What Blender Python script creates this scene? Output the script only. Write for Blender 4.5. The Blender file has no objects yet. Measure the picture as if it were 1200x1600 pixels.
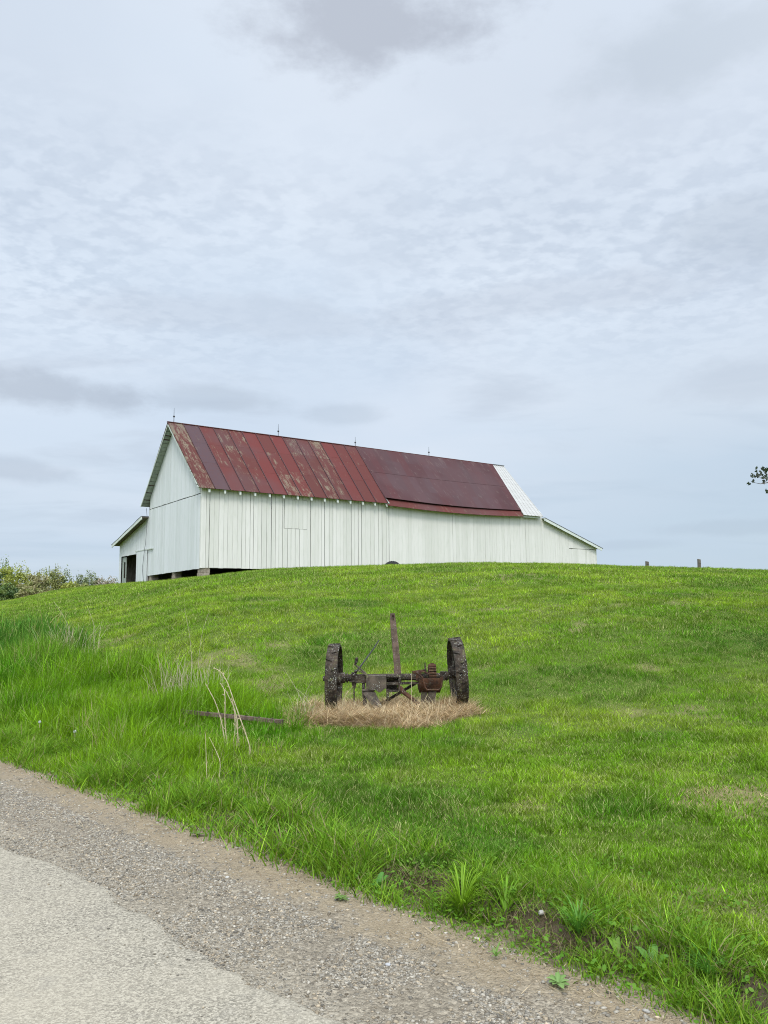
import bpy, bmesh, math, random
import numpy as np
from mathutils import Vector, Matrix

sc = bpy.context.scene
C = sc.collection
R = math.radians
rng = np.random.default_rng(7)
random.seed(7)

# ------------------------------------------------------------------ camera
EYE = 1.6
PITCH = math.atan(150 / 1200)
cam = bpy.data.cameras.new('camera')
cam.sensor_width = 36
cam.lens = 27.0
cam.clip_start = 0.05
cam.clip_end = 5000
camo = bpy.data.objects.new('camera', cam)
camo.location = (0, 0, EYE)
camo.rotation_euler = (R(90) + PITCH, 0, 0)
C.objects.link(camo)
sc.camera = camo

# ------------------------------------------------------------------ light, sky, exposure
SUN_EL, SUN_AZ = R(50), R(178)            # azimuth measured from +Y (view direction) clockwise
SUN_DIR = Vector((math.sin(SUN_AZ) * math.cos(SUN_EL), math.cos(SUN_AZ) * math.cos(SUN_EL), math.sin(SUN_EL)))
sun = bpy.data.lights.new('sun', 'SUN')
sun.energy = 1.75
sun.angle = R(14)
sun.color = (1.0, 0.965, 0.91)
suno = bpy.data.objects.new('sun', sun)
suno.rotation_euler = (-SUN_DIR).to_track_quat('-Z', 'Y').to_euler()
suno.location = SUN_DIR * 60
C.objects.link(suno)

world = bpy.data.worlds.new('World')
sc.world = world
world.use_nodes = True


class NT:
    """small node tree helper"""
    def __init__(s, tree):
        s.t = tree
        s.n = tree.nodes
        s.l = tree.links

    def add(s, kind, **kw):
        n = s.n.new(kind)
        for k, v in kw.items():
            setattr(n, k, v)
        return n

    def put(s, sock, v):
        if v is None:
            return
        if isinstance(v, bpy.types.NodeSocket):
            s.l.new(v, sock)
        else:
            if sock.type == 'RGBA' and hasattr(v, '__len__') and len(v) == 3:
                v = (*v, 1)
            sock.default_value = v

    def math(s, op, a, b=None, c=None, clamp=False):
        n = s.add('ShaderNodeMath', operation=op, use_clamp=clamp)
        for i, v in enumerate((a, b, c)):
            s.put(n.inputs[i], v)
        return n.outputs[0]

    def vec(s, op, a, b=None, out=0):
        n = s.add('ShaderNodeVectorMath', operation=op)
        s.put(n.inputs[0], a)
        if b is not None:
            if op == 'SCALE':
                s.put(n.inputs['Scale'], b)
            else:
                s.put(n.inputs[1], b)
        return n.outputs['Value' if op in ('DOT_PRODUCT', 'LENGTH') else 'Vector']

    def noise(s, vec, scale, detail=4, rough=0.55, dist=0.0, out='Fac'):
        n = s.add('ShaderNodeTexNoise')
        s.put(n.inputs['Vector'], vec)
        s.put(n.inputs['Scale'], scale)
        n.inputs['Detail'].default_value = detail
        n.inputs['Roughness'].default_value = rough
        n.inputs['Distortion'].default_value = dist
        return n.outputs[out]

    def voro(s, vec, scale, feature='F1', out='Distance', rand=1.0):
        n = s.add('ShaderNodeTexVoronoi', feature=feature)
        s.put(n.inputs['Vector'], vec)
        n.inputs['Scale'].default_value = scale
        n.inputs['Randomness'].default_value = rand
        return n.outputs[out]

    def ramp(s, v, lo, hi, a=0.0, b=1.0, smooth=True):
        n = s.add('ShaderNodeMapRange')
        n.interpolation_type = 'SMOOTHSTEP' if smooth else 'LINEAR'
        n.clamp = True
        for i, x in enumerate((v, lo, hi, a, b)):
            s.put(n.inputs[i], x)
        return n.outputs[0]

    def mix(s, f, a, b, mode='MIX'):
        n = s.add('ShaderNodeMix', data_type='RGBA', blend_type=mode)
        n.clamp_factor = True
        s.put(n.inputs[0], f)
        s.put(n.inputs[6], a)
        s.put(n.inputs[7], b)
        return n.outputs[2]

    def mapping(s, vec, scale=(1, 1, 1), rot=(0, 0, 0), loc=(0, 0, 0)):
        n = s.add('ShaderNodeMapping')
        s.put(n.inputs['Vector'], vec)
        n.inputs['Scale'].default_value = scale
        n.inputs['Rotation'].default_value = rot
        n.inputs['Location'].default_value = loc
        return n.outputs[0]


def build_world():
    t = NT(world.node_tree)
    t.n.clear()
    out = t.add('ShaderNodeOutputWorld')
    sky = t.add('ShaderNodeTexSky', sky_type='NISHITA')
    sky.sun_disc = False
    sky.sun_elevation = SUN_EL
    sky.sun_rotation = SUN_AZ
    bg1 = t.add('ShaderNodeBackground')
    t.put(bg1.inputs['Color'], sky.outputs[0])
    bg1.inputs['Strength'].default_value = 0.10
    tc = t.add('ShaderNodeTexCoord').outputs['Generated']
    sep = t.add('ShaderNodeSeparateXYZ')
    t.put(sep.inputs[0], tc)
    z = t.math('MAXIMUM', sep.outputs[2], 0.0)
    den = t.math('ADD', z, 0.13)
    comb = t.add('ShaderNodeCombineXYZ')
    t.put(comb.inputs[0], t.math('DIVIDE', sep.outputs[0], den))
    t.put(comb.inputs[1], t.math('DIVIDE', sep.outputs[1], den))
    p = comb.outputs[0]                                   # position on the cloud sheet
    # broad soft variation, mid patches, ripples
    big = t.noise(t.mapping(p, loc=(3.1, 7.7, 0)), 0.62, 4, 0.5, 0.3)
    mid = t.noise(t.mapping(p, scale=(0.75, 1.35, 1), rot=(0, 0, 0.25), loc=(11.3, 2.2, 0)), 1.5, 5, 0.55, 0.5)
    rip = t.noise(t.mapping(p, scale=(1.0, 1.25, 1), rot=(0, 0, 0.6), loc=(1.0, 4.0, 0)), 15.0, 3, 0.55, 0.15)
    rip2 = t.noise(t.mapping(p, scale=(1.0, 1.1, 1), rot=(0, 0, -0.3), loc=(5.0, 1.0, 0)), 30.0, 3, 0.5, 0.1)
    where = t.noise(t.mapping(p, loc=(9.0, 5.2, 0)), 0.7, 2, 0.5)
    # ripples live at mid height of the view
    band = t.math('MULTIPLY', t.ramp(z, 0.24, 0.38), t.ramp(z, 0.60, 0.44))
    band = t.math('ADD', t.math('MULTIPLY', band, t.ramp(where, 0.36, 0.58, 0.25, 1.0)), t.math('MULTIPLY', t.ramp(where, 0.56, 0.70, 0.0, 0.5), t.ramp(z, 0.3, 0.5)))
    r = t.math('ADD', t.math('MULTIPLY', t.ramp(rip, 0.60, 0.42), 0.72), t.math('MULTIPLY', t.ramp(rip2, 0.62, 0.40), 0.28))
    light = (0.62, 0.715, 0.835)
    pale = (0.695, 0.76, 0.855)
    grey = (0.50, 0.565, 0.665)
    col = t.mix(t.ramp(big, 0.33, 0.66), light, pale)
    col = t.mix(t.math('MULTIPLY', t.math('MULTIPLY', t.ramp(mid, 0.48, 0.72), t.ramp(z, 0.55, 0.30, 0.35, 1.0)), 0.7), col, grey)
    ripcol = t.mix(r, (0.515, 0.60, 0.72), (0.70, 0.785, 0.895))
    col = t.mix(t.math('MULTIPLY', band, 0.52), col, ripcol)
    # low layered bluish bars near the horizon
    bars = t.noise(t.mapping(tc, scale=(2.2, 2.2, 26.0), loc=(0.3, 0.9, 0.2)), 1.2, 4, 0.5, 0.4)
    low = t.ramp(z, 0.26, 0.02)
    col = t.mix(t.math('MULTIPLY', t.math('MULTIPLY', t.ramp(bars, 0.50, 0.72), low), 0.75), col, (0.45, 0.545, 0.655))
    col = t.mix(t.math('MULTIPLY', low, 0.75), col, (0.51, 0.62, 0.74))
    east = t.math('MULTIPLY', t.ramp(sep.outputs[0], 0.0, 0.38), t.ramp(z, 0.42, 0.12))
    col = t.mix(t.math('MULTIPLY', east, 0.6), col, (0.47, 0.585, 0.70))

    # a few separate grey cloud patches hanging under the sheet: direction, width, height
    def patch(col, d, w, h, amt, tint):
        d = Vector(d).normalized()
        e1 = Vector((d.y, -d.x, 0)).normalized()
        e2 = e1.cross(d)
        a = t.math('DIVIDE', t.vec('DOT_PRODUCT', tc, tuple(e1)), w)
        b = t.math('DIVIDE', t.vec('DOT_PRODUCT', tc, tuple(e2)), h)
        rr = t.math('ADD', t.math('MULTIPLY', a, a), t.math('MULTIPLY', b, b))
        front = t.ramp(t.vec('DOT_PRODUCT', tc, tuple(d)), 0.2, 0.4)
        edge = t.math('ADD', t.math('SQRT', rr), t.math('MULTIPLY', t.math('SUBTRACT', t.noise(t.mapping(tc, scale=(1, 1, 2.0)), 9.0, 6, 0.62), 0.5), 1.9))
        m = t.math('MULTIPLY', t.math('MULTIPLY', t.ramp(edge, 1.1, 0.35), front), amt)
        return t.mix(m, col, tint)
    col = patch(col, (-0.025, 0.913, 0.765), 0.15, 0.075, 0.85, (0.445, 0.485, 0.565))
    col = patch(col, (0.40, 0.913, 0.72), 0.16, 0.05, 0.35, (0.47, 0.535, 0.60))
    col = patch(col, (0.50, 0.95, 0.50), 0.12, 0.05, 0.35, (0.47, 0.535, 0.62))
    col = patch(col, (0.22, 1.0, 0.42), 0.25, 0.03, 0.35, (0.49, 0.545, 0.64))
    col = patch(col, (-0.15, 1.0, 0.39), 0.30, 0.03, 0.3, (0.49, 0.545, 0.64))
    col = patch(col, (-0.46, 1.0, 0.29), 0.13, 0.028, 0.75, (0.44, 0.50, 0.59))
    col = patch(col, (-0.22, 1.0, 0.275), 0.10, 0.022, 0.5, (0.47, 0.54, 0.63))
    col = patch(col, (-0.05, 1.0, 0.255), 0.07, 0.016, 0.4, (0.47, 0.54, 0.63))
    col = patch(col, (-0.50, 1.0, 0.18), 0.10, 0.018, 0.6, (0.46, 0.53, 0.63))
    col = patch(col, (0.50, 1.0, 0.30), 0.12, 0.03, 0.35, (0.48, 0.54, 0.63))
    col = patch(col, (0.47, 1.0, 0.105), 0.13, 0.011, 0.5, (0.44, 0.53, 0.64))
    col = patch(col, (0.33, 1.0, 0.082), 0.07, 0.009, 0.4, (0.44, 0.53, 0.64))
    # an overcast sky is brighter overhead and round the hidden sun
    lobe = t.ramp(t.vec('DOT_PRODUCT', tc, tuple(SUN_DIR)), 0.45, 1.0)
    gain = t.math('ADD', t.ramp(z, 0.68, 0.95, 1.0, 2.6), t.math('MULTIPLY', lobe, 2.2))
    bg2 = t.add('ShaderNodeBackground')
    t.put(bg2.inputs['Color'], col)
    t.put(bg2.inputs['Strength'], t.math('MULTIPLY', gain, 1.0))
    mixs = t.add('ShaderNodeMixShader')
    cover = t.ramp(t.noise(t.mapping(p, loc=(2.0, 13.0, 0)), 0.9, 4, 0.5), 0.25, 0.6, 0.84, 0.98)
    t.put(mixs.inputs[0], cover)
    t.l.new(bg1.outputs[0], mixs.inputs[1])
    t.l.new(bg2.outputs[0], mixs.inputs[2])
    t.l.new(mixs.outputs[0], out.inputs[0])


build_world()
sc.view_settings.view_transform = 'Standard'
sc.view_settings.look = 'None'
sc.view_settings.exposure = 0.14
sc.view_settings.gamma = 1.0
sc.cycles.use_denoising = True
sc.cycles.denoising_prefilter = 'NONE'
sc.cycles.filter_width = 1.05
sc.cycles.max_bounces = 6
sc.cycles.diffuse_bounces = 3
sc.cycles.glossy_bounces = 2
sc.cycles.transmission_bounces = 3
sc.cycles.caustics_reflective = False
sc.cycles.caustics_refractive = False

# ------------------------------------------------------------------ helpers
def rotz2(a):
    return np.array([[math.cos(a), -math.sin(a)], [math.sin(a), math.cos(a)]])


_perm = np.random.default_rng(3).random((256, 256))


def vnoise(x, y, f=1.0, seed=0):
    """2-D value noise, 0..1"""
    x = np.asarray(x, float) * f + seed * 17.31
    y = np.asarray(y, float) * f + seed * 9.77
    xi = np.floor(x).astype(int)
    yi = np.floor(y).astype(int)
    fx = x - xi
    fy = y - yi
    fx = fx * fx * (3 - 2 * fx)
    fy = fy * fy * (3 - 2 * fy)
    g = lambda i, j: _perm[(xi + i) & 255, (yi + j) & 255]
    return (g(0, 0) * (1 - fx) + g(1, 0) * fx) * (1 - fy) + (g(0, 1) * (1 - fx) + g(1, 1) * fx) * fy


def fbm(x, y, f=1.0, seed=0, o=3):
    a, s, n = 0.5, 0, 0
    for k in range(o):
        s = s + a * vnoise(x, y, f * 2 ** k, seed + k)
        n += a
        a *= 0.5
    return s / n


def sstep(x, a, b):
    t = np.clip((np.asarray(x, float) - a) / (b - a), 0, 1)
    return t * t * (3 - 2 * t)


def pchip(x, y, xs):
    x = np.asarray(x, float)
    y = np.asarray(y, float)
    h = np.diff(x)
    d = np.diff(y) / h
    m = np.zeros(len(x))
    for i in range(1, len(x) - 1):
        if d[i - 1] * d[i] > 0:
            w1 = 2 * h[i] + h[i - 1]
            w2 = h[i] + 2 * h[i - 1]
            m[i] = (w1 + w2) / (w1 / d[i - 1] + w2 / d[i])
    m[0], m[-1] = d[0], d[-1]
    xs = np.clip(xs, x[0], x[-1])
    i = np.clip(np.searchsorted(x, xs) - 1, 0, len(x) - 2)
    t = (xs - x[i]) / h[i]
    return ((2 * t ** 3 - 3 * t ** 2 + 1) * y[i] + (t ** 3 - 2 * t ** 2 + t) * h[i] * m[i]
            + (-2 * t ** 3 + 3 * t ** 2) * y[i + 1] + (t ** 3 - t ** 2) * h[i] * m[i + 1])


# ------------------------------------------------------------------ lie of the land
P0 = np.array([1.23, 2.95])               # a point on the edge of the road
RE = np.array([-0.713, 0.701])            # along the road
RN = np.array([0.701, 0.713])             # from the road into the field
# columns of the hill: bearing (x/y), slope of the crest seen from the road, distance of the crest, two mid points (y, z)
COLS = [  # bearing, crest rise, crest y,  y1,  z1,   y2,  z2
    (-0.80, 0.000, 66, 17.5, 0.25, 30, 0.85),
    (-0.50, 0.011, 60, 15.0, 0.35, 27, 1.02),
    (-0.415, 0.0265, 60, 13.5, 0.33, 26, 1.25),
    (-0.343, 0.0335, 56, 13.0, 0.30, 25, 1.50),
    (-0.308, 0.0362, 52, 12.7, 0.28, 24, 1.65),
    (-0.233, 0.0445, 43.5, 12.2, 0.24, 22, 1.75),
    (-0.133, 0.0515, 42, 11.6, 0.17, 21, 1.60),
    (0.008, 0.0560, 42, 11.0, 0.13, 20, 1.45),
    (0.117, 0.0585, 42, 10.6, 0.14, 19.5, 1.45),
    (0.208, 0.0580, 42, 10.0, 0.15, 19, 1.45),
    (0.275, 0.0563, 42, 9.5, 0.17, 18.5, 1.42),
    (0.342, 0.0545, 42, 9.0, 0.18, 18, 1.40),
    (0.410, 0.0518, 42, 8.6, 0.19, 17.5, 1.35),
    (0.500, 0.0488, 42, 8.0, 0.20, 17, 1.30),
    (0.800, 0.0400, 44, 7.0, 0.22, 16, 1.20)]
_q = np.linspace(-0.8, 0.8, 97)
_y = np.concatenate([np.arange(1, 16, 0.25), np.arange(16, 70, 0.5), np.arange(70, 200, 5), np.arange(200, 760, 20)])
_tab = np.zeros((len(_q), len(_y)))
_ca = np.array(COLS)
_ca[:, 1] -= 0.0040 + 0.0030 * np.exp(-((_ca[:, 0] + 0.245) / 0.06) ** 2)
_ci = [pchip(_ca[:, 0], _ca[:, k], _q) for k in range(7)]
for _i, q in enumerate(_q):
    ye = 2.965 / (0.701 * q + 0.713)
    k, yc, y1, z1, y2, z2 = [_ci[j][_i] for j in range(1, 7)]
    zc = EYE + k * yc
    # behind the crest the top is nearly level for the barn, then falls away
    xs = [0.5, ye, y1, y2, yc, yc + 14, yc + 30, 130, 300, 760]
    zs = [0, 0, z1, z2, zc, zc + 0.04, zc - 0.5, min(zc - 4, -2.0), -6, -6]
    _tab[_i] = pchip(xs, zs, _y)


def sdist(x, y):
    return (np.asarray(x) - P0[0]) * RN[0] + (np.asarray(y) - P0[1]) * RN[1]


def tdist(x, y):
    return (np.asarray(x) - P0[0]) * RE[0] + (np.asarray(y) - P0[1]) * RE[1]


def hz(x, y):
    x = np.atleast_1d(np.asarray(x, float))
    y = np.atleast_1d(np.asarray(y, float))
    s = sdist(x, y)
    t = tdist(x, y)
    yy = np.clip(y, 1.0, 755)
    q = np.clip(x / yy, -0.799, 0.799)
    fi = (q + 0.8) / 1.6 * (len(_q) - 1)
    i = np.clip(fi.astype(int), 0, len(_q) - 2)
    fi = fi - i
    j = np.clip(np.searchsorted(_y, yy) - 1, 0, len(_y) - 2)
    fj = (yy - _y[j]) / (_y[j + 1] - _y[j])
    h = (_tab[i, j] * (1 - fi) + _tab[i + 1, j] * fi) * (1 - fj) + (_tab[i, j + 1] * (1 - fi) + _tab[i + 1, j + 1] * fi) * fj
    h = h * sstep(s, 0.0, 1.2)
    # gentle lumps in the turf
    far = np.clip(yy / 12, 0.3, 2.0)
    h = h + sstep(s, 0.3, 1.5) * ((fbm(x, y, 0.9, 1) - 0.5) * 0.05 + (vnoise(x, y, 0.28, 5) - 0.5) * 0.10 * far * sstep(42 - yy, 0, 10))
    # broken lip of the sod along the road
    lip = 0.50 + 0.28 * (fbm(t, s * 0, 1.6, 8) - 0.5)
    lo = sstep(-t, -2.7, -1.6)
    h = h + lo * 0.06 * sstep(s + (fbm(x, y, 14.0, 9) - 0.5) * 0.10, lip - 0.02, lip + 0.02) * (1 - sstep(s, 1.0, 3.0))
    h = h - lo * 0.02 * sstep(s, 0.12, 0.3) * (1 - sstep(s, lip - 0.03, lip + 0.02))
    h = h + 0.085 * np.exp(-(((x - 1.10) / 0.45) ** 2 + ((y - 11.2) / 0.5) ** 2))
    # verge: tiny roughness
    h = h + (fbm(x, y, 3.5, 4) - 0.5) * 0.015 * sstep(s, -0.9, 0.1)
    h = h + np.where(s < -6.3, -0.05 * sstep(-s, 6.3, 8), 0)
    return h


def hz1(x, y):
    return float(hz(x, y)[0])


def ray(px, py):
    c, s = math.cos(PITCH), math.sin(PITCH)
    dx, up = (px - 600) / 1200, (800 - py) / 1200
    return np.array([dx, c - s * up, s + c * up])


def at(px, py):
    """point of the ground seen at a pixel of the 1200x1600 photograph"""
    d = ray(px, py)
    tt = np.arange(2.0, 70, 0.02)
    p = d[None] * tt[:, None]
    below = (p[:, 2] + EYE) < hz(p[:, 0], p[:, 1])
    k = int(np.argmax(below)) if below.any() else len(tt) - 1
    return np.array([p[k, 0], p[k, 1], hz1(p[k, 0], p[k, 1])])


# ------------------------------------------------------------------ object helpers
def tag(o, label=None, cat=None, group=None, kind=None):
    if label:
        o['label'] = label
    if cat:
        o['category'] = cat
    if group:
        o['group'] = group
    if kind:
        o['kind'] = kind
    return o


def empty(name, loc, rot=(0, 0, 0)):
    o = bpy.data.objects.new(name, None)
    o.location = loc
    o.rotation_euler = rot
    o.empty_display_size = 0.3
    C.objects.link(o)
    return o


class MB:
    def __init__(s):
        s.v = []
        s.f = []
        s.c = []                 # optional per-vertex colour

    def add(s, vs, fs, col=None):
        b = len(s.v)
        s.v += [tuple(v) for v in vs]
        s.f += [tuple(i + b for i in f) for f in fs]
        s.c += [col or (1, 1, 1)] * len(vs)

    def box(s, lo, hi, col=None):
        x0, y0, z0 = lo
        x1, y1, z1 = hi
        s.hexa([(x0, y0, z0), (x1, y0, z0), (x1, y1, z0), (x0, y1, z0), (x0, y0, z1), (x1, y0, z1), (x1, y1, z1), (x0, y1, z1)], col)

    def hexa(s, v, col=None):
        s.add(v, [(3, 2, 1, 0), (4, 5, 6, 7), (0, 1, 5, 4), (1, 2, 6, 5), (2, 3, 7, 6), (3, 0, 4, 7)], col)

    def bar(s, a, b, w, h=None, up=(0, 0, 1), col=None):
        """rectangular bar from a to b"""
        h = h or w
        a, b = Vector(a), Vector(b)
        d = (b - a).normalized()
        u = Vector(up)
        if abs(d.dot(u)) > 0.98:
            u = Vector((0, 1, 0))
        sx = d.cross(u).normalized() * (w / 2)
        sy = sx.cross(d).normalized() * (h / 2)
        s.hexa([a - sx - sy, a + sx - sy, a + sx + sy, a - sx + sy, b - sx - sy, b + sx - sy, b + sx + sy, b - sx + sy], col)

    def tube(s, pts, r, n=8, col=None, caps=True):
        pts = [Vector(p) for p in pts]
        rs = r if hasattr(r, '__len__') else [r] * len(pts)
        vs, fs = [], []
        for i, p in enumerate(pts):
            d = (pts[min(i + 1, len(pts) - 1)] - pts[max(i - 1, 0)]).normalized()
            u = Vector((0, 0, 1)) if abs(d.z) < 0.9 else Vector((1, 0, 0))
            a = d.cross(u).normalized()
            b = a.cross(d)
            for k in range(n):
                an = 2 * math.pi * k / n
                vs.append(p + (a * math.cos(an) + b * math.sin(an)) * rs[i])
        for i in range(len(pts) - 1):
            for k in range(n):
                k2 = (k + 1) % n
                fs.append((i * n + k, i * n + k2, (i + 1) * n + k2, (i + 1) * n + k))
        if caps:
            fs.append(tuple(range(n - 1, -1, -1)))
            fs.append(tuple((len(pts) - 1) * n + k for k in range(n)))
        s.add(vs, fs, col)

    def ring(s, x0, x1, r0, r1, n=48, axis='x', col=None, c=(0, 0, 0), prof=None):
        """hoop about the x axis; prof = list of (x, r) for a closed profile"""
        prof = prof or [(x0, r0), (x1, r0), (x1, r1), (x0, r1)]
        vs, fs = [], []
        m = len(prof)
        for k in range(n):
            an = 2 * math.pi * k / n
            for (x, r) in prof:
                vs.append((c[0] + x, c[1] + r * math.cos(an), c[2] + r * math.sin(an)))
        for k in range(n):
            k2 = (k + 1) % n
            for j in range(m):
                j2 = (j + 1) % m
                fs.append((k * m + j, k * m + j2, k2 * m + j2, k2 * m + j))
        s.add(vs, fs, col)

    def build(s, name, mat, parent=None, smooth=False, bevel=0.0, label=None, fix=True):
        me = bpy.data.meshes.new(name)
        me.from_pydata(s.v, [], s.f)
        if any(c != (1, 1, 1) for c in s.c):
            at_ = me.color_attributes.new('col', 'FLOAT_COLOR', 'POINT')
            at_.data.foreach_set('color', np.array([(*c, 1) if len(c) == 3 else c for c in s.c], np.float32).ravel())
        if fix:
            bm = bmesh.new()
            bm.from_mesh(me)
            bmesh.ops.recalc_face_normals(bm, faces=bm.faces)
            bm.to_mesh(me)
            bm.free()
        if smooth:
            for p in me.polygons:
                p.use_smooth = True
        me.materials.append(mat)
        o = bpy.data.objects.new(name, me)
        C.objects.link(o)
        if parent:
            o.parent = parent
        if bevel:
            m = o.modifiers.new('bevel', 'BEVEL')
            m.width = bevel
            m.segments = 2
            m.limit_method = 'ANGLE'
        if label:
            o['label'] = label
        return o


def tri_mesh(name, V, F, col, mat, parent=None, quads=None):
    """fast mesh from numpy arrays of triangles, with a colour per vertex"""
    me = bpy.data.meshes.new(name)
    me.vertices.add(len(V))
    me.vertices.foreach_set('co', np.ascontiguousarray(V, np.float32).ravel())
    n = len(F)
    w = F.shape[1]
    me.loops.add(n * w)
    me.loops.foreach_set('vertex_index', np.ascontiguousarray(F, np.int32).ravel())
    me.polygons.add(n)
    me.polygons.foreach_set('loop_start', np.arange(0, n * w, w, dtype=np.int32))
    me.update(calc_edges=True)
    if col is not None:
        a = me.color_attributes.new('col', 'FLOAT_COLOR', 'POINT')
        a.data.foreach_set('color', np.concatenate([col, np.ones((len(col), 1))], 1).astype(np.float32).ravel())
    me.materials.append(mat)
    o = bpy.data.objects.new(name, me)
    C.objects.link(o)
    if parent:
        o.parent = parent
    return o


def blades(P, H, W, col, lean, bend, segs=2, azim=None, tip=None):
    """grass blades: N roots P, heights, widths, colours; lean = horizontal reach / height; returns V,F,col"""
    n = len(P)
    az = rng.random(n) * 2 * np.pi if azim is None else azim
    yaw = rng.random(n) * 2 * np.pi
    D = np.stack([np.cos(az), np.sin(az), np.zeros(n)], 1)
    S = np.stack([np.cos(yaw), np.sin(yaw), np.zeros(n)], 1) * (W / 2)[:, None]
    V, K = [], []
    for i in range(segs + 1):
        f = i / segs
        reach = H * (lean * f + bend * f * f)
        up = H * (f - 0.35 * np.minimum(bend, 1.6) * f * f)
        c = P + D * reach[:, None] + np.stack([0 * up, 0 * up, up], 1)
        cc = col if tip is None else col * (1 - f) + tip * f
        if i < segs:
            w = (1.0, 0.85, 0.6, 0.4)[i] if segs > 1 else 1.0
            V += [c - S * w, c + S * w]
            K += [cc, cc]
        else:
            V.append(c)
            K.append(cc)
    m = 2 * segs + 1
    V = np.stack(V, 1).reshape(-1, 3)
    K = np.stack(K, 1).reshape(-1, 3)
    base = np.arange(n)[:, None] * m
    F = []
    for i in range(segs - 1):
        a = 2 * i
        F += [base + np.array([[a, a + 1, a + 3]]), base + np.array([[a, a + 3, a + 2]])]
    a = 2 * (segs - 1)
    F.append(base + np.array([[a, a + 1, a + 2]]))
    return V, np.concatenate(F, 0), K


def merge(parts):
    V, F, K, b = [], [], [], 0
    for v, f, k in parts:
        V.append(v)
        F.append(f + b)
        K.append(k)
        b += len(v)
    return np.concatenate(V), np.concatenate(F), np.concatenate(K)


# ------------------------------------------------------------------ materials
def new_mat(name):
    m = bpy.data.materials.new(name)
    m.use_nodes = True
    t = NT(m.node_tree)
    t.n.clear()
    out = t.add('ShaderNodeOutputMaterial')
    return m, t, out


def principled(t, out, col, rough=0.7, bump=None, bstr=0.3, bdist=0.01, spec=0.3, metal=0.0):
    b = t.add('ShaderNodeBsdfPrincipled')
    t.put(b.inputs['Base Color'], col)
    t.put(b.inputs['Roughness'], rough)
    t.put(b.inputs['Metallic'], metal)
    t.put(b.inputs['Specular IOR Level'], spec)
    if bump is not None:
        bn = t.add('ShaderNodeBump')
        bn.inputs['Strength'].default_value = bstr
        bn.inputs['Distance'].default_value = bdist
        t.put(bn.inputs['Height'], bump)
        t.l.new(bn.outputs[0], b.inputs['Normal'])
    t.l.new(b.outputs[0], out.inputs[0])
    return b


def attr(t, name='col'):
    return t.add('ShaderNodeAttribute', attribute_name=name).outputs['Color']


def objco(t):
    return t.add('ShaderNodeTexCoord').outputs['Object']


def leaf_mat(name, trans=0.35, gloss=0.04, rough=0.5):
    m, t, out = new_mat(name)
    c = attr(t)
    d = t.add('ShaderNodeBsdfDiffuse')
    tr = t.add('ShaderNodeBsdfTranslucent')
    t.put(d.inputs[0], c)
    t.put(tr.inputs[0], t.mix(1.0, c, (1.0, 1.0, 0.62), 'MULTIPLY'))
    mx = t.add('ShaderNodeMixShader')
    mx.inputs[0].default_value = trans
    t.l.new(d.outputs[0], mx.inputs[1])
    t.l.new(tr.outputs[0], mx.inputs[2])
    g = t.add('ShaderNodeBsdfGlossy')
    g.inputs['Roughness'].default_value = rough
    mg = t.add('ShaderNodeMixShader')
    mg.inputs[0].default_value = gloss
    t.l.new(mx.outputs[0], mg.inputs[1])
    t.l.new(g.outputs[0], mg.inputs[2])
    t.l.new(mg.outputs[0], out.inputs[0])
    return m


M = {}
M['grass'] = leaf_mat('grass_blades', 0.36, 0.012)
M['leaf'] = leaf_mat('leaves', 0.30, 0.03)
M['straw'] = leaf_mat('straw', 0.15, 0.02)


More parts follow.
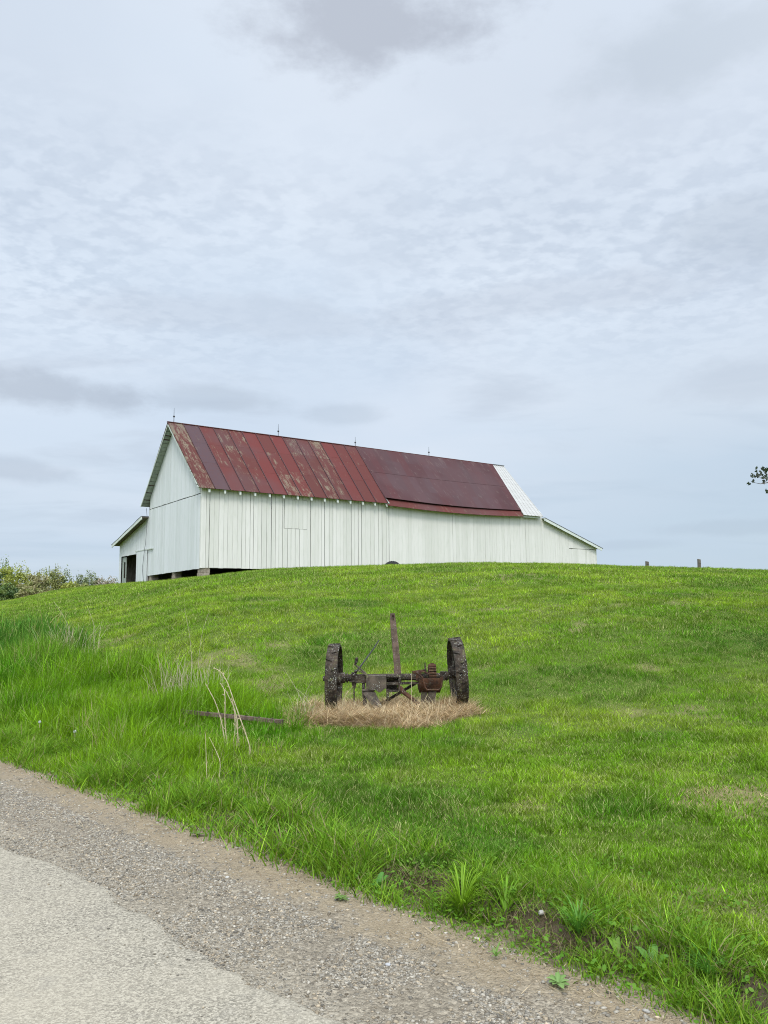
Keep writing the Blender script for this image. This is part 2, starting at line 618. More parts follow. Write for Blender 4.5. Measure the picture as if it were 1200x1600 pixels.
def ground_mat():
    m, t, out = new_mat('earth_and_turf')
    p = objco(t)
    s = t.math('SUBTRACT', t.vec('DOT_PRODUCT', p, (RN[0], RN[1], 0)), float(P0 @ RN))
    n1 = t.noise(p, 2.3, 5, 0.6)
    n2 = t.noise(p, 14, 4, 0.6)
    n3 = t.noise(p, 60, 3, 0.6)
    se = t.math('ADD', s, t.math('ADD', t.math('MULTIPLY', t.math('SUBTRACT', n1, 0.5), 0.75), t.math('MULTIPLY', t.math('SUBTRACT', n2, 0.5), 0.35)))
    # gravel: two sizes of stones
    def stones(scale, a, b):
        v = t.voro(p, scale, out='Color')
        hs = t.add('ShaderNodeSeparateColor')
        t.put(hs.inputs[0], v)
        d = t.voro(p, scale)
        return t.mix(hs.outputs[0], a, b), d
    g1, d1 = stones(95, (0.122, 0.102, 0.077), (0.335, 0.288, 0.215))
    g2, d2 = stones(48, (0.128, 0.107, 0.079), (0.385, 0.332, 0.25))
    big = t.ramp(t.noise(p, 30, 2), 0.47, 0.56)
    grav = t.mix(big, g1, g2)
    grav = t.mix(t.ramp(n1, 0.3, 0.75), grav, t.mix(0.55, grav, (0.215, 0.18, 0.13)))
    dust = t.math('MULTIPLY', t.ramp(t.math('ADD', s, t.math('MULTIPLY', t.math('SUBTRACT', n2, 0.5), 0.5)), -0.55, -0.85), t.ramp(n3, 0.35, 0.6))
    grav = t.mix(t.math('MULTIPLY', dust, 0.75), grav, (0.335, 0.295, 0.225))
    dirt = t.mix(n2, (0.20, 0.155, 0.098), (0.33, 0.265, 0.175))
    dirt = t.mix(t.ramp(n3, 0.55, 0.7, 0.0, 0.6), dirt, (0.34, 0.30, 0.235))
    dirt = t.mix(t.ramp(n1, 0.55, 0.8, 0, 0.5), dirt, (0.13, 0.105, 0.07))
    col = t.mix(t.ramp(se, -0.30, 0.06), grav, dirt)
    soil = t.mix(n2, (0.045, 0.035, 0.02), (0.10, 0.078, 0.045))
    col = t.mix(t.ramp(se, 0.22, 0.46), col, soil)
    # under the turf: thatch and low green
    turf = t.mix(n2, (0.06, 0.095, 0.014), (0.12, 0.17, 0.028))
    turf = t.mix(t.ramp(n3, 0.5, 0.75, 0, 0.5), turf, (0.12, 0.10, 0.04))
    col = t.mix(t.ramp(se, 0.75, 1.15), col, turf)
    col = t.mix(t.ramp(s, -6.6, -7.4), col, turf)
    sep = t.add('ShaderNodeSeparateColor')
    t.put(sep.inputs[0], attr(t))
    straw = t.mix(n2, (0.20, 0.15, 0.075), (0.34, 0.27, 0.15))
    col = t.mix(sep.outputs[0], col, straw)
    h = t.math('ADD', t.math('MULTIPLY', t.mix(big, d1, d2), -1.0), t.math('MULTIPLY', n3, 0.8))
    principled(t, out, col, 0.92, h, 0.65, 0.02, 0.12)
    return m


def road_mat():
    m, t, out = new_mat('pale_chip_seal')
    p = objco(t)
    v = t.add('ShaderNodeSeparateColor')
    t.put(v.inputs[0], t.voro(p, 130, out='Color'))
    c = t.mix(v.outputs[0], (0.175, 0.154, 0.118), (0.43, 0.385, 0.30))
    c = t.mix(t.ramp(t.noise(p, 55, 3, 0.6), 0.50, 0.66, 0, 0.65), c, (0.13, 0.117, 0.093))
    c = t.mix(t.ramp(t.noise(p, 1.1, 4, 0.6), 0.35, 0.7, 0.0, 0.45), c, (0.38, 0.335, 0.255))
    c = t.mix(t.ramp(t.noise(p, 6, 3, 0.6), 0.55, 0.75, 0, 0.25), c, (0.22, 0.20, 0.17))
    h = t.math('ADD', t.voro(p, 130), t.math('MULTIPLY', t.noise(p, 55, 3), 1.2))
    principled(t, out, c, 0.9, h, 0.35, 0.008, 0.15)
    return m


def paint_mat(name, base, dirt, amount=0.5, axis_scale=(2.2, 2.2, 0.35)):
    """old white paint on boards with streaks and worn spots"""
    m, t, out = new_mat(name)
    p = objco(t)
    st = t.noise(t.mapping(p, scale=axis_scale), 3.0, 5, 0.6)
    fine = t.noise(t.mapping(p, scale=(14, 14, 1.4)), 3.0, 3, 0.6)
    c = t.mix(t.math('MULTIPLY', t.ramp(st, 0.42, 0.78), amount), base, dirt)
    c = t.mix(t.ramp(fine, 0.62, 0.8, 0, 0.35), c, (0.33, 0.34, 0.31))
    hs = t.add('ShaderNodeSeparateColor')
    t.put(hs.inputs[0], attr(t))
    c = t.mix(1.0, c, t.mix(hs.outputs[0], (0.88, 0.89, 0.87), (1, 1, 1)), 'MULTIPLY')
    principled(t, out, c, 0.6, fine, 0.15, 0.004, 0.25)
    return m


def roof_mat(name, reds, peel, rust=(0.10, 0.035, 0.025), peelmul=1.0):
    """painted sheet metal roof; colour attribute: r = shade, g = how worn, b = hue"""
    m, t, out = new_mat(name)
    p = objco(t)
    sp = t.add('ShaderNodeSeparateColor')
    t.put(sp.inputs[0], attr(t))
    n = t.noise(t.mapping(p, scale=(1.6, 0.55, 0.55)), 2.2, 6, 0.65, 0.3)
    f = t.noise(t.mapping(p, scale=(6, 1.6, 1.6)), 3.0, 5, 0.65)
    c = t.mix(sp.outputs[0], reds[0], reds[1])
    c = t.mix(t.ramp(sp.outputs[2], 0.5, 1.0), c, (0.075, 0.045, 0.050))
    c = t.mix(t.ramp(f, 0.45, 0.75, 0, 0.5), c, rust)
    k = t.math('ADD', t.math('ADD', t.math('MULTIPLY', n, 1.5), t.math('SUBTRACT', t.math('MULTIPLY', t.noise(t.mapping(p, scale=(5.5, 0.30, 0.30)), 2.0, 4, 0.6), 0.8), 0.65)), t.math('MULTIPLY', t.math('SUBTRACT', sp.outputs[1], 0.5), 0.42))
    k = t.math('ADD', k, t.math('MULTIPLY', t.math('SUBTRACT', f, 0.5), 0.8))
    pl = t.mix(f, peel[0], peel[1])
    c = t.mix(t.ramp(k, 0.54, 0.90, 0, 0.9 * peelmul), c, pl)
    c = t.mix(t.ramp(t.noise(p, 0.22, 3, 0.5), 0.42, 0.62, 0, 0.40), c, (0.085, 0.054, 0.056))
    principled(t, out, c, 0.7, f, 0.1, 0.01, 0.14)
    return m


def rust_mat(name, dark, brown, lichen=0.5, grey=0.3):
    m, t, out = new_mat(name)
    p = objco(t)
    n = t.noise(p, 9, 6, 0.65)
    n2 = t.noise(p, 38, 4, 0.6)
    c = t.mix(t.ramp(n, 0.36, 0.64), dark, brown)
    c = t.mix(t.ramp(n2, 0.5, 0.72, 0, grey), c, (0.16, 0.145, 0.115))
    spots = t.math('MULTIPLY', t.ramp(t.voro(p, 42), 0.30, 0.18), t.ramp(t.noise(p, 7, 2), 0.46, 0.6))
    c = t.mix(t.math('MULTIPLY', spots, lichen), c, (0.42, 0.43, 0.38))
    c = t.mix(t.math('MULTIPLY', t.ramp(t.noise(p, 13, 3), 0.56, 0.7), lichen * 0.6), c, (0.17, 0.17, 0.07))
    principled(t, out, c, 0.85, n2, 0.6, 0.006, 0.2)
    return m


def plain_mat(name, a, b, scale=8, rough=0.8, bstr=0.3, spec=0.2, stretch=(1, 1, 1)):
    m, t, out = new_mat(name)
    p = t.mapping(objco(t), scale=stretch)
    n = t.noise(p, scale, 5, 0.6)
    principled(t, out, t.mix(t.ramp(n, 0.3, 0.7), a, b), rough, n, bstr, 0.01, spec)
    return m


M['ground'] = ground_mat()
M['road'] = road_mat()
M['white'] = paint_mat('white_boards', (0.685, 0.655, 0.605), (0.56, 0.555, 0.48), 0.6)
M['white_gable'] = paint_mat('white_gable_boards', (0.66, 0.665, 0.665), (0.55, 0.575, 0.56), 0.6)
M['trim'] = paint_mat('white_trim', (0.60, 0.625, 0.57), (0.36, 0.40, 0.34), 0.8)
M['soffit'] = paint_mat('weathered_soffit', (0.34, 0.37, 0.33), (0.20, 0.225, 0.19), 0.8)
M['roof_red'] = roof_mat('red_roof', ((0.072, 0.027, 0.022), (0.120, 0.026, 0.023)), ((0.14, 0.105, 0.07), (0.215, 0.19, 0.13)))
M['roof_maroon'] = roof_mat('maroon_roof', ((0.052, 0.026, 0.028), (0.080, 0.026, 0.027)), ((0.15, 0.115, 0.095), (0.20, 0.165, 0.14)), (0.06, 0.032, 0.03), 0.5)
M['roof_pale'] = plain_mat('pale_galvanised', (0.36, 0.35, 0.325), (0.43, 0.42, 0.395), 3, 0.6, 0.05, 0.2, (0.3, 3, 3))
M['roof_grey'] = plain_mat('dark_sheet_roof', (0.09, 0.095, 0.10), (0.16, 0.165, 0.165), 3, 0.6)
M['timber'] = plain_mat('old_timber', (0.10, 0.085, 0.065), (0.19, 0.17, 0.14), 10, 0.85, 0.4, 0.15, (1, 1, 0.2))
M['stone'] = plain_mat('pier_stone', (0.20, 0.165, 0.125), (0.34, 0.29, 0.23), 7, 0.9, 0.6)
M['metal_dark'] = plain_mat('dark_wire', (0.05, 0.05, 0.055), (0.09, 0.09, 0.095), 20, 0.5)
M['rod'] = plain_mat('weathered_rod', (0.10, 0.11, 0.13), (0.16, 0.17, 0.19), 20, 0.5)
M['rust'] = rust_mat('dark_rust', (0.020, 0.016, 0.012), (0.060, 0.043, 0.030), 0.7, 0.55)
M['rust_grey'] = rust_mat('grey_rust', (0.055, 0.045, 0.034), (0.11, 0.085, 0.062), 0.7, 0.6)
M['rust_red'] = rust_mat('orange_rust', (0.028, 0.014, 0.009), (0.085, 0.038, 0.02), 0.3, 0.3)
M['tongue'] = rust_mat('rusty_plank', (0.075, 0.052, 0.038), (0.15, 0.10, 0.075), 0.35, 0.5)
M['rubber'] = plain_mat('old_rubber', (0.018, 0.018, 0.02), (0.04, 0.04, 0.042), 14, 0.75)
M['bark'] = plain_mat('bark', (0.06, 0.05, 0.04), (0.14, 0.12, 0.10), 12, 0.9, 0.6, 0.1, (1, 1, 0.3))
M['pebble'] = None
m_, t_, o_ = new_mat('pebbles')
principled(t_, o_, attr(t_), 0.85, t_.noise(objco(t_), 120, 3), 0.2, 0.003, 0.2)
M['pebble'] = m_

# ------------------------------------------------------------------ the setting: ground, road
IMP = np.array([0.165, 11.15])             # the old implement stands here
IMP_ROT = R(1.5)


def straw_amount(x, y):
    """how much dead straw lies on the ground"""
    dx, dy = x - IMP[0] + 0.13, y - IMP[1] + 0.42
    r = np.sqrt((dx / np.where(dx > 0, 1.20, 1.62)) ** 2 + (dy / 0.98) ** 2) + (fbm(x, y, 2.4, 11) - 0.5) * 0.75 + 0.10 * sstep(dx, 0.9, 1.4)
    mat_ = 1 - sstep(r, 0.72, 1.12)
    return mat_


def bald_amount(x, y):
    b = at_bald
    r = np.sqrt(((x - b[0]) / 0.95) ** 2 + ((y - b[1]) / 0.55) ** 2) + (fbm(x, y, 1.7, 21) - 0.5) * 1.5
    a = (1 - sstep(r, 0.4, 1.25)) * 0.78
    # small thin spots through the lawn
    s2 = sstep(fbm(x, y, 0.8, 31), 0.70, 0.80) * 0.6
    return np.maximum(a, s2 * sstep(sdist(x, y), 0.8, 1.6))


at_bald = at(1150, 1245)


def axis(parts):
    return np.unique(np.round(np.concatenate([np.arange(a, b, d) for a, b, d in parts]), 4))


gx = axis([(-900, -100, 50), (-100, -30, 5), (-30, -10, 0.6), (-10, -6, 0.15), (-6, 5, 0.05), (5, 9, 0.15), (9, 40, 0.6), (40, 100, 5), (100, 901, 50)])
gy = axis([(-300, -20, 20), (-20, 1.5, 0.8), (1.5, 9, 0.05), (9, 15, 0.12), (15, 70, 0.5), (70, 140, 4), (140, 901, 30)])
GX, GY = np.meshgrid(gx, gy)
gz = hz(GX.ravel(), GY.ravel())
gv = np.stack([GX.ravel(), GY.ravel(), gz], 1)
nx, ny = len(gx), len(gy)
ii = (np.arange(ny - 1)[:, None] * nx + np.arange(nx - 1)[None]).ravel()
gf = np.stack([ii, ii + 1, ii + nx + 1, ii + nx], 1)
sa = np.maximum(straw_amount(gv[:, 0], gv[:, 1]), bald_amount(gv[:, 0], gv[:, 1]) * 0.8)
ground = tri_mesh('ground', gv, gf, np.stack([sa, 0 * sa, 0 * sa], 1), M['ground'])
ground.data.polygons.foreach_set('use_smooth', np.ones(len(gf), bool))
tag(ground, 'grassy hillside with a dirt and gravel verge beside the road', 'ground', kind='structure')

# pale road surface with a ragged edge, lying a little above the gravel
ts = np.concatenate([np.arange(-60, -6, 2), np.arange(-6, 12, 0.03), np.arange(12, 220, 2)])
edge = np.interp(ts, [-4, 1.21, 1.74, 2.23, 2.84, 3.2, 3.5, 3.9, 4.5, 6, 9], [-0.86, -0.84, -0.855, -0.842, -0.827, -0.80, -0.778, -0.82, -0.898, -0.86, -0.87]) + (fbm(ts, ts * 0, 0.75, 41, 2) - 0.5) * 0.10 + (fbm(ts, ts * 0, 4.0, 43, 5) - 0.5) * 0.12
rows = [edge + 0.02, edge, edge - 0.03, edge * 0 - 1.6, edge * 0 - 3.6, edge * 0 - 6.0]
rz = [-0.004, 0.006, 0.012, 0.02, 0.035, 0.012]
rv = []
for s_, z_ in zip(rows, rz):
    xy = P0[None] + ts[:, None] * RE[None] + s_[:, None] * RN[None]
    rv.append(np.concatenate([xy, np.full((len(ts), 1), z_)], 1))
rv = np.concatenate(rv)
k = len(ts)
ii = (np.arange(len(rows) - 1)[:, None] * k + np.arange(k - 1)[None]).ravel()
rf = np.stack([ii, ii + k, ii + k + 1, ii + 1], 1)
road = tri_mesh('road', rv, rf, None, M['road'])
tag(road, 'pale worn country road with a ragged edge', 'road', kind='structure')

# loose gravel
def pebbles(n, smin, smax, tlo, thi, slo, shi, zoff=0.0):
    t = rng.uniform(tlo, thi, n)
    s = rng.uniform(slo, shi, n)
    keep = vnoise(t, s, 3.0, 51) * 0.6 + vnoise(t, s, 9, 52) * 0.4 + rng.normal(0, 0.14, n) > 0.34
    t, s = t[keep], s[keep]
    n = len(t)
    xy = P0[None] + t[:, None] * RE[None] + s[:, None] * RN[None]
    z = hz(xy[:, 0], xy[:, 1]) + zoff
    r = smin + (smax - smin) * rng.random(n) ** 2.5
    oct_ = np.array([(1, 0, 0), (0, 1, 0), (-1, 0, 0), (0, -1, 0), (0, 0, 1), (0.72, 0.72, 0.5), (-0.72, 0.72, 0.5), (-0.72, -0.72, 0.5), (0.72, -0.72, 0.5)], float)
    fc = np.array([(0, 1, 5), (1, 2, 6), (2, 3, 7), (3, 0, 8), (0, 5, 8), (1, 6, 5), (2, 7, 6), (3, 8, 7), (4, 8, 5), (4, 5, 6), (4, 6, 7), (4, 7, 8)])
    v = oct_[None] * (1 + rng.normal(0, 0.18, (n, 9, 1)))
    sc_ = np.stack([r * rng.uniform(0.8, 1.4, n), r * rng.uniform(0.6, 1.1, n), r * rng.uniform(0.4, 0.8, n)], 1)
    v = v * sc_[:, None]
    a = rng.random(n) * 6.283
    ca, sa_ = np.cos(a)[:, None], np.sin(a)[:, None]
    v = np.stack([v[..., 0] * ca - v[..., 1] * sa_, v[..., 0] * sa_ + v[..., 1] * ca, v[..., 2]], 2)
    v = v + np.concatenate([xy, z[:, None]], 1)[:, None]
    g = rng.beta(2, 2.6, n)[:, None]
    c = (1 - g) * np.array([0.085, 0.075, 0.06]) + g * np.array([0.46, 0.415, 0.335])
    warm = (rng.random(n) < 0.25)[:, None]
    c = np.where(warm, c * np.array([1.05, 0.95, 0.82]), c)
    return v.reshape(-1, 3), (np.arange(n)[:, None, None] * 9 + fc[None]).reshape(-1, 3), np.repeat(c, 9, 0)


gp = merge([pebbles(64000, 0.003, 0.0105, -3.5, 7, -0.90, -0.18),
            pebbles(9000, 0.004, 0.010, 7, 16, -0.90, -0.18),
            pebbles(10000, 0.003, 0.012, -3.5, 9, -0.35, 0.30),
            pebbles(2200, 0.003, 0.007, -3.5, 9, -2.6, -0.85, 0.016), pebbles(6000, 0.003, 0.006, -3.5, 9, -0.98, -0.80, 0.009)])
gravel = tri_mesh('gravel', *gp, M['pebble'])
tag(gravel, 'loose grey gravel along the road edge', 'gravel', kind='stuff')

# ------------------------------------------------------------------ grass
TALL = np.array([(-26, 34), (-15.2, 28.5), (-9.2, 21), (-6.4, 17.0), (-4.5, 14.6), (-2.9, 12.9), (-1.62, 11.7), (-1.25, 10.9), (-1.08, 10.0), (-1.15, 8.6),
                 (-1.3, 7.2), (-1.42, 6.3), (-1.38, 5.5), (-9, 13.1), (-26, 29.8)])


def in_poly(x, y, poly):
    x = np.asarray(x)
    y = np.asarray(y)
    r = np.zeros(x.shape, bool)
    for (x0, y0), (x1, y1) in zip(poly, np.roll(poly, -1, 0)):
        c = (y0 > y) != (y1 > y)
        xx = (x1 - x0) * (y - y0) / (y1 - y0 + 1e-12) + x0
        r ^= c & (x < xx)
    return r


def tall_mask(x, y, jit=0.42):
    jx = (vnoise(x, y, 1.3, 61) - 0.5) * 2 * jit + rng.normal(0, 0.13, np.shape(x))
    jy = (vnoise(x, y, 1.3, 63) - 0.5) * 2 * jit + rng.normal(0, 0.13, np.shape(x))
    return in_poly(x + jx, y + jy, TALL)


def lerp3(a, b, t):
    t = np.asarray(t)[:, None]
    return np.asarray(a) * (1 - t) + np.asarray(b) * t


def scatter(dens, y0, y1, qmax=0.62):
    n = int(dens * qmax * (y1 * y1 - y0 * y0))
    y = np.sqrt(rng.uniform(y0 * y0, y1 * y1, n))
    x = rng.uniform(-qmax, qmax, n) * y
    return x, y


def lawn_colour(x, y):
    n = len(x)
    a = fbm(x, y, 0.45, 71)
    b = fbm(x, y, 1.9, 73)
    c = lerp3((0.120, 0.248, 0.006), (0.212, 0.318, 0.016), sstep(a * 0.6 + b * 0.4, 0.36, 0.64))
    m2 = sstep(vnoise(x, y, 4.3, 78) * 0.6 + vnoise(x, y, 9.5, 79) * 0.4, 0.36, 0.64)
    c = c * (0.76 + 0.34 * m2)[:, None]
    # deeper green patches
    d = sstep(fbm(x, y, 0.33, 75), 0.52, 0.66)
    d = np.maximum(d, 1.35 * np.exp(-(((x - 7.2 - 0.1 * (y - 14)) / 2.3) ** 2 + ((y - 14.3) / 3.6) ** 2)))
    d = np.maximum(d, 0.95 * np.exp(-(((x - 1.75) / 0.5) ** 2 + ((y - 6.1) / 0.42) ** 2)))
    c = lerp3(c, c * np.array([0.60, 0.80, 0.60]), d * 0.8) if False else c * (1 - d[:, None] * 0.75) + c * np.array([0.22, 0.48, 0.45]) * d[:, None] * 0.75
    # paler and yellower on the crown of the hill, faint mowing lanes
    h = sstep(y, 18, 36)
    c = c * (1 - 0.40 * h[:, None]) + np.array([0.215, 0.32, 0.035]) * 0.40 * h[:, None]
    lane = np.sin((x * 0.52 - y * 0.86) * 2 * np.pi / 2.6 + 1.5 * fbm(x, y, 0.15, 77)) * sstep(y, 10, 18)
    c = c * (1 + 0.15 * lane[:, None])
    c = c * np.exp(rng.normal(-0.02, 0.38, n))[:, None]
    y_ = (rng.random(n) < 0.10 + 0.10 * sstep(b, 0.5, 0.7))[:, None]
    c = np.where(y_, np.array([0.40, 0.41, 0.16]) * rng.uniform(0.6, 1.2, (n, 1)), c)
    return c


def lawn_band(dens, y0, y1, h0, w0, segs):
    x, y = scatter(dens, y0, y1)
    s = sdist(x, y)
    t = tdist(x, y)
    lo = 0.62 + 0.30 * (fbm(t, s * 0, 1.6, 8) - 0.5) + 0.1 * (vnoise(t, s, 5, 81) - 0.5)
    ok = (s > lo) & ~tall_mask(x, y) & (rng.random(len(x)) > straw_amount(x, y) * 0.95) & (rng.random(len(x)) > bald_amount(x, y) * 0.88)
    # nothing inside the barn
    bx = (x + 10.26) * 0.8184 + (y - 43) * 0.5746
    by = -(x + 10.26) * 0.5746 + (y - 43) * 0.8184
    ok &= ~((bx > 0.05) & (by > 0.05))
    x, y = x[ok], y[ok]
    n = len(x)
    cl = sstep(fbm(x, y, 2.6, 83), 0.35, 0.7)
    H = h0 * (0.40 + 0.75 * cl + 0.55 * vnoise(x, y, 8.0, 85) ** 1.5) * rng.uniform(0.5, 1.4, n)
    W = w0 * rng.uniform(0.7, 1.3, n)
    P = np.stack([x, y, hz(x, y) - 0.006], 1)
    c = lawn_colour(x, y)
    tip = c * 1.12 + np.array([0.035, 0.03, 0.012])
    return blades(P, H, W, c, rng.uniform(0, 0.7, n), rng.uniform(0, 0.6, n), segs, tip=tip)


lawn = merge([lawn_band(15000, 2.2, 5.5, 0.052, 0.0044, 2),
              lawn_band(7500, 5.5, 9, 0.055, 0.0058, 2),
              lawn_band(3000, 9, 15, 0.060, 0.0085, 1),
              lawn_band(1200, 15, 26, 0.070, 0.014, 1),
              lawn_band(420, 26, 62, 0.085, 0.028, 1)])
lawn_o = tri_mesh('lawn_grass', *lawn, M['grass'])
tag(lawn_o, 'short mown green grass covering the hill', 'grass', kind='stuff')


def tall_band(dens, y0, y1, hh, ww):
    x, y = scatter(dens, y0, y1)
    ok = (x < 0) & (rng.random(len(x)) < 0.25 + 0.75 * sstep(vnoise(x, y, 3.6, 98) * 0.5 + vnoise(x, y, 8.5, 99) * 0.5, 0.33, 0.52)) & tall_mask(x, y) & (sdist(x, y) > 0.10 + 0.22 * vnoise(x, y, 2.5, 91))
    x, y = x[ok], y[ok]
    n = len(x)
    s = sdist(x, y)
    clump = fbm(x, y, 1.1, 93)
    rim = 0.62 + 0.38 * in_poly(x - 0.22 * sstep(y, 0, 12) + 0.45, y + 0.1, TALL) * 1.0
    H = hh * (0.38 + 0.95 * sstep(clump, 0.3, 0.7)) * (0.42 + 0.58 * sstep(s, 0.1, 1.4)) * rng.uniform(0.4, 1.3, n) * np.where(y < 14, rim, 1)
    W = ww * rng.uniform(0.6, 1.3, n)
    g = sstep(fbm(x, y, 0.5, 95), 0.35, 0.65)
    c = lerp3((0.060, 0.180, 0.004), (0.150, 0.275, 0.009), g)
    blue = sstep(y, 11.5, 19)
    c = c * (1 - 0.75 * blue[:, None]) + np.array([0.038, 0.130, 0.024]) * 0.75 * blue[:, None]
    c = c * np.exp(rng.normal(-0.03, 0.38, n))[:, None]
    dry = (rng.random(n) < 0.03 + 0.10 * sstep(fbm(x, y, 0.9, 97), 0.55, 0.7))[:, None]
    c = np.where(dry, np.array([0.36, 0.31, 0.15]), c)
    pale = (rng.random(n) < 0.10)[:, None]
    c = np.where(pale, np.array([0.22, 0.33, 0.07]) * rng.uniform(0.7, 1.3, (n, 1)), c)
    # flattened just in front of the metal bar and by the straw
    fb = np.exp(-(((x + 2.0 - 0.2 * (10 - y)) / 1.0) ** 2 + ((y - 9.35) / 1.05) ** 2) ** 3)
    H = H * (1 - 0.70 * fb)
    P = np.stack([x, y, hz(x, y) - 0.01], 1)
    wind = np.where(rng.random(n) < 0.25, rng.normal(-0.6, 0.9, n), rng.random(n) * 6.283)
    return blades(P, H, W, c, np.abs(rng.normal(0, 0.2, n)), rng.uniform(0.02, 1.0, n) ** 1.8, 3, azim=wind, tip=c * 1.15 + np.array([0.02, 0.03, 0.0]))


tall = merge([tall_band(4800, 4.5, 8.5, 0.27, 0.0060),
              tall_band(3000, 8.5, 13, 0.33, 0.0080),
              tall_band(1100, 13, 20, 0.46, 0.014),
              tall_band(550, 20, 36, 0.52, 0.024)])
tall_o = tri_mesh('tall_grass', *tall, M['grass'])
tag(tall_o, 'long uncut green grass on the bank left of the lawn', 'grass', kind='stuff')

# ragged grass and low weeds on the verge, between road and lawn
def verge(n):
    t = rng.uniform(-3.2, 9.5, n)
    s = rng.uniform(0.10, 0.95, n)
    clump = fbm(t, s, 2.4, 101)
    d = sstep(clump + 0.22 * (s - 0.45), 0.42, 0.62) * sstep(s, 0.08, 0.34)
    gap = sstep(np.abs(s - 0.46 - 0.25 * (fbm(t, s * 0, 1.6, 8) - 0.5)), 0.0, 0.055)
    lo = sstep(-t, -2.7, -1.6)
    d = np.maximum(d, 0.5 * sstep(s, 0.06, 0.3)) * (1 - lo * (1 - gap) * 0.88 * sstep(vnoise(t, s * 0, 1.7, 141), 0.36, 0.6))
    ok = rng.random(n) < d * (1 - 0.6 * sstep(t, 1.4, 3.0))
    t, s, clump = t[ok], s[ok], clump[ok]
    n = len(t)
    xy = P0[None] + t[:, None] * RE[None] + s[:, None] * RN[None]
    P = np.concatenate([xy, hz(xy[:, 0], xy[:, 1])[:, None] - 0.006], 1)
    H = 0.075 * (1 + 0.7 * sstep(t, 1.6, 3.0)) * (0.4 + 1.3 * sstep(clump, 0.4, 0.75)) * rng.uniform(0.4, 1.5, n)
    c = lerp3((0.085, 0.20, 0.010), (0.18, 0.285, 0.022), rng.random(n))
    c = c * np.exp(rng.normal(0, 0.3, n))[:, None]
    dry = (rng.random(n) < 0.07)[:, None]
    c = np.where(dry, np.array([0.30, 0.25, 0.13]), c)
    a = blades(P, H, rng.uniform(0.0035, 0.0075, n) * (1 + 0.5 * sstep(t, 1.4, 3.0)), c, rng.uniform(0, 0.7, n), rng.uniform(0, 0.9, n), 3, tip=c * 1.15)
    # small round weed leaves near the soil, and clover in patches of the lawn edge
    idx = rng.choice(n, n // 5, replace=False)
    t2, s2 = rng.uniform(-3.2, 4.5, 40000), rng.uniform(0.4, 2.4, 40000)
    k2 = fbm(t2, s2, 0.95, 105) - 0.06 * s2 + rng.normal(0, 0.03, 40000) > 0.60
    Q2 = P0[None] + t2[k2][:, None] * RE[None] + s2[k2][:, None] * RN[None]
    Q2 = np.concatenate([Q2, np.zeros((len(Q2), 1))], 1)
    Q = np.concatenate([P[idx], Q2])
    m = len(Q)
    Q = Q + rng.normal(0, 0.03, (m, 3)) * np.array([1, 1, 0])
    Q[:, 2] = hz(Q[:, 0], Q[:, 1]) + rng.uniform(0.005, 0.07, m)
    r = rng.uniform(0.006, 0.015, m)
    az = rng.random(m) * 6.283
    tilt = rng.normal(0, 0.35, m)
    u = np.stack([np.cos(az), np.sin(az), tilt], 1)
    v = np.stack([-np.sin(az), np.cos(az), rng.normal(0, 0.35, m)], 1)
    pts = [(-1, 0), (-0.35, 0.62), (0.5, 0.55), (1, 0), (0.5, -0.55), (-0.35, -0.62)]
    V = np.stack([Q + (u * px + v * py) * r[:, None] for px, py in pts], 1).reshape(-1, 3)
    b = np.arange(m)[:, None] * 6
    F = np.concatenate([b + np.array([[0, k_, k_ + 1]]) for k_ in range(1, 5)])
    lc = lerp3((0.075, 0.19, 0.012), (0.15, 0.28, 0.03), rng.random(m))
    return merge([a, (V, F, np.repeat(lc, 6, 0))])


vg = tri_mesh('verge_grass', *verge(110000), M['grass'])
tag(vg, 'ragged grass and low weeds along the broken sod edge', 'grass', kind='stuff')

# straw: dead grass round the implement, thatch in the bald patch, litter on the verge
def straw(n, sampler, lmin, lmax, w, up=0.35, col=((0.28, 0.185, 0.095), (0.60, 0.44, 0.255))):
    x, y, z = sampler(n)
    n = len(x)
    L = rng.uniform(lmin, lmax, n)
    az = rng.random(n) * 6.283
    el = np.abs(rng.normal(0, up, n))
    c = lerp3(col[0], col[1], rng.random(n)) * np.exp(rng.normal(0, 0.2, n))[:, None]
    P = np.stack([x, y, z], 1)
    return blades(P, L * np.sin(el) + 0.012, np.full(n, w) * rng.uniform(0.6, 1.4, n), c, L * np.cos(el) / (L * np.sin(el) + 0.012), rng.uniform(0, 0.4, n), 2, azim=az)


def mat_sampler(n):
    x = rng.uniform(-2.05, 1.75, n) + IMP[0]
    y = rng.uniform(-1.65, 0.95, n) + IMP[1]
    a = straw_amount(x, y)
    ok = rng.random(n) < a
    x, y, a = x[ok], y[ok], a[ok]
    lump = 0.20 * a * fbm(x, y, 2.0, 111) ** 1.2
    return x, y, hz(x, y) + rng.random(len(x)) * lump


def bald_sampler(n):
    x = rng.uniform(-1.8, 1.8, n) + at_bald[0]
    y = rng.uniform(-1.2, 1.2, n) + at_bald[1]
    ok = rng.random(n) < bald_amount(x, y)
    return x[ok], y[ok], hz(x[ok], y[ok]) + 0.004


def lip_sampler(n):
    t = rng.uniform(-3.2, 2.6, n)
    s = 0.46 + 0.28 * (fbm(t, t * 0, 1.6, 8) - 0.5) + rng.normal(0, 0.055, n)
    ok = vnoise(t, s * 0, 2.1, 143) > 0.22
    t, s = t[ok], s[ok]
    xy = P0[None] + t[:, None] * RE[None] + s[:, None] * RN[None]
    return xy[:, 0], xy[:, 1], hz(xy[:, 0], xy[:, 1]) + 0.004 + 0.02 * rng.random(len(t))


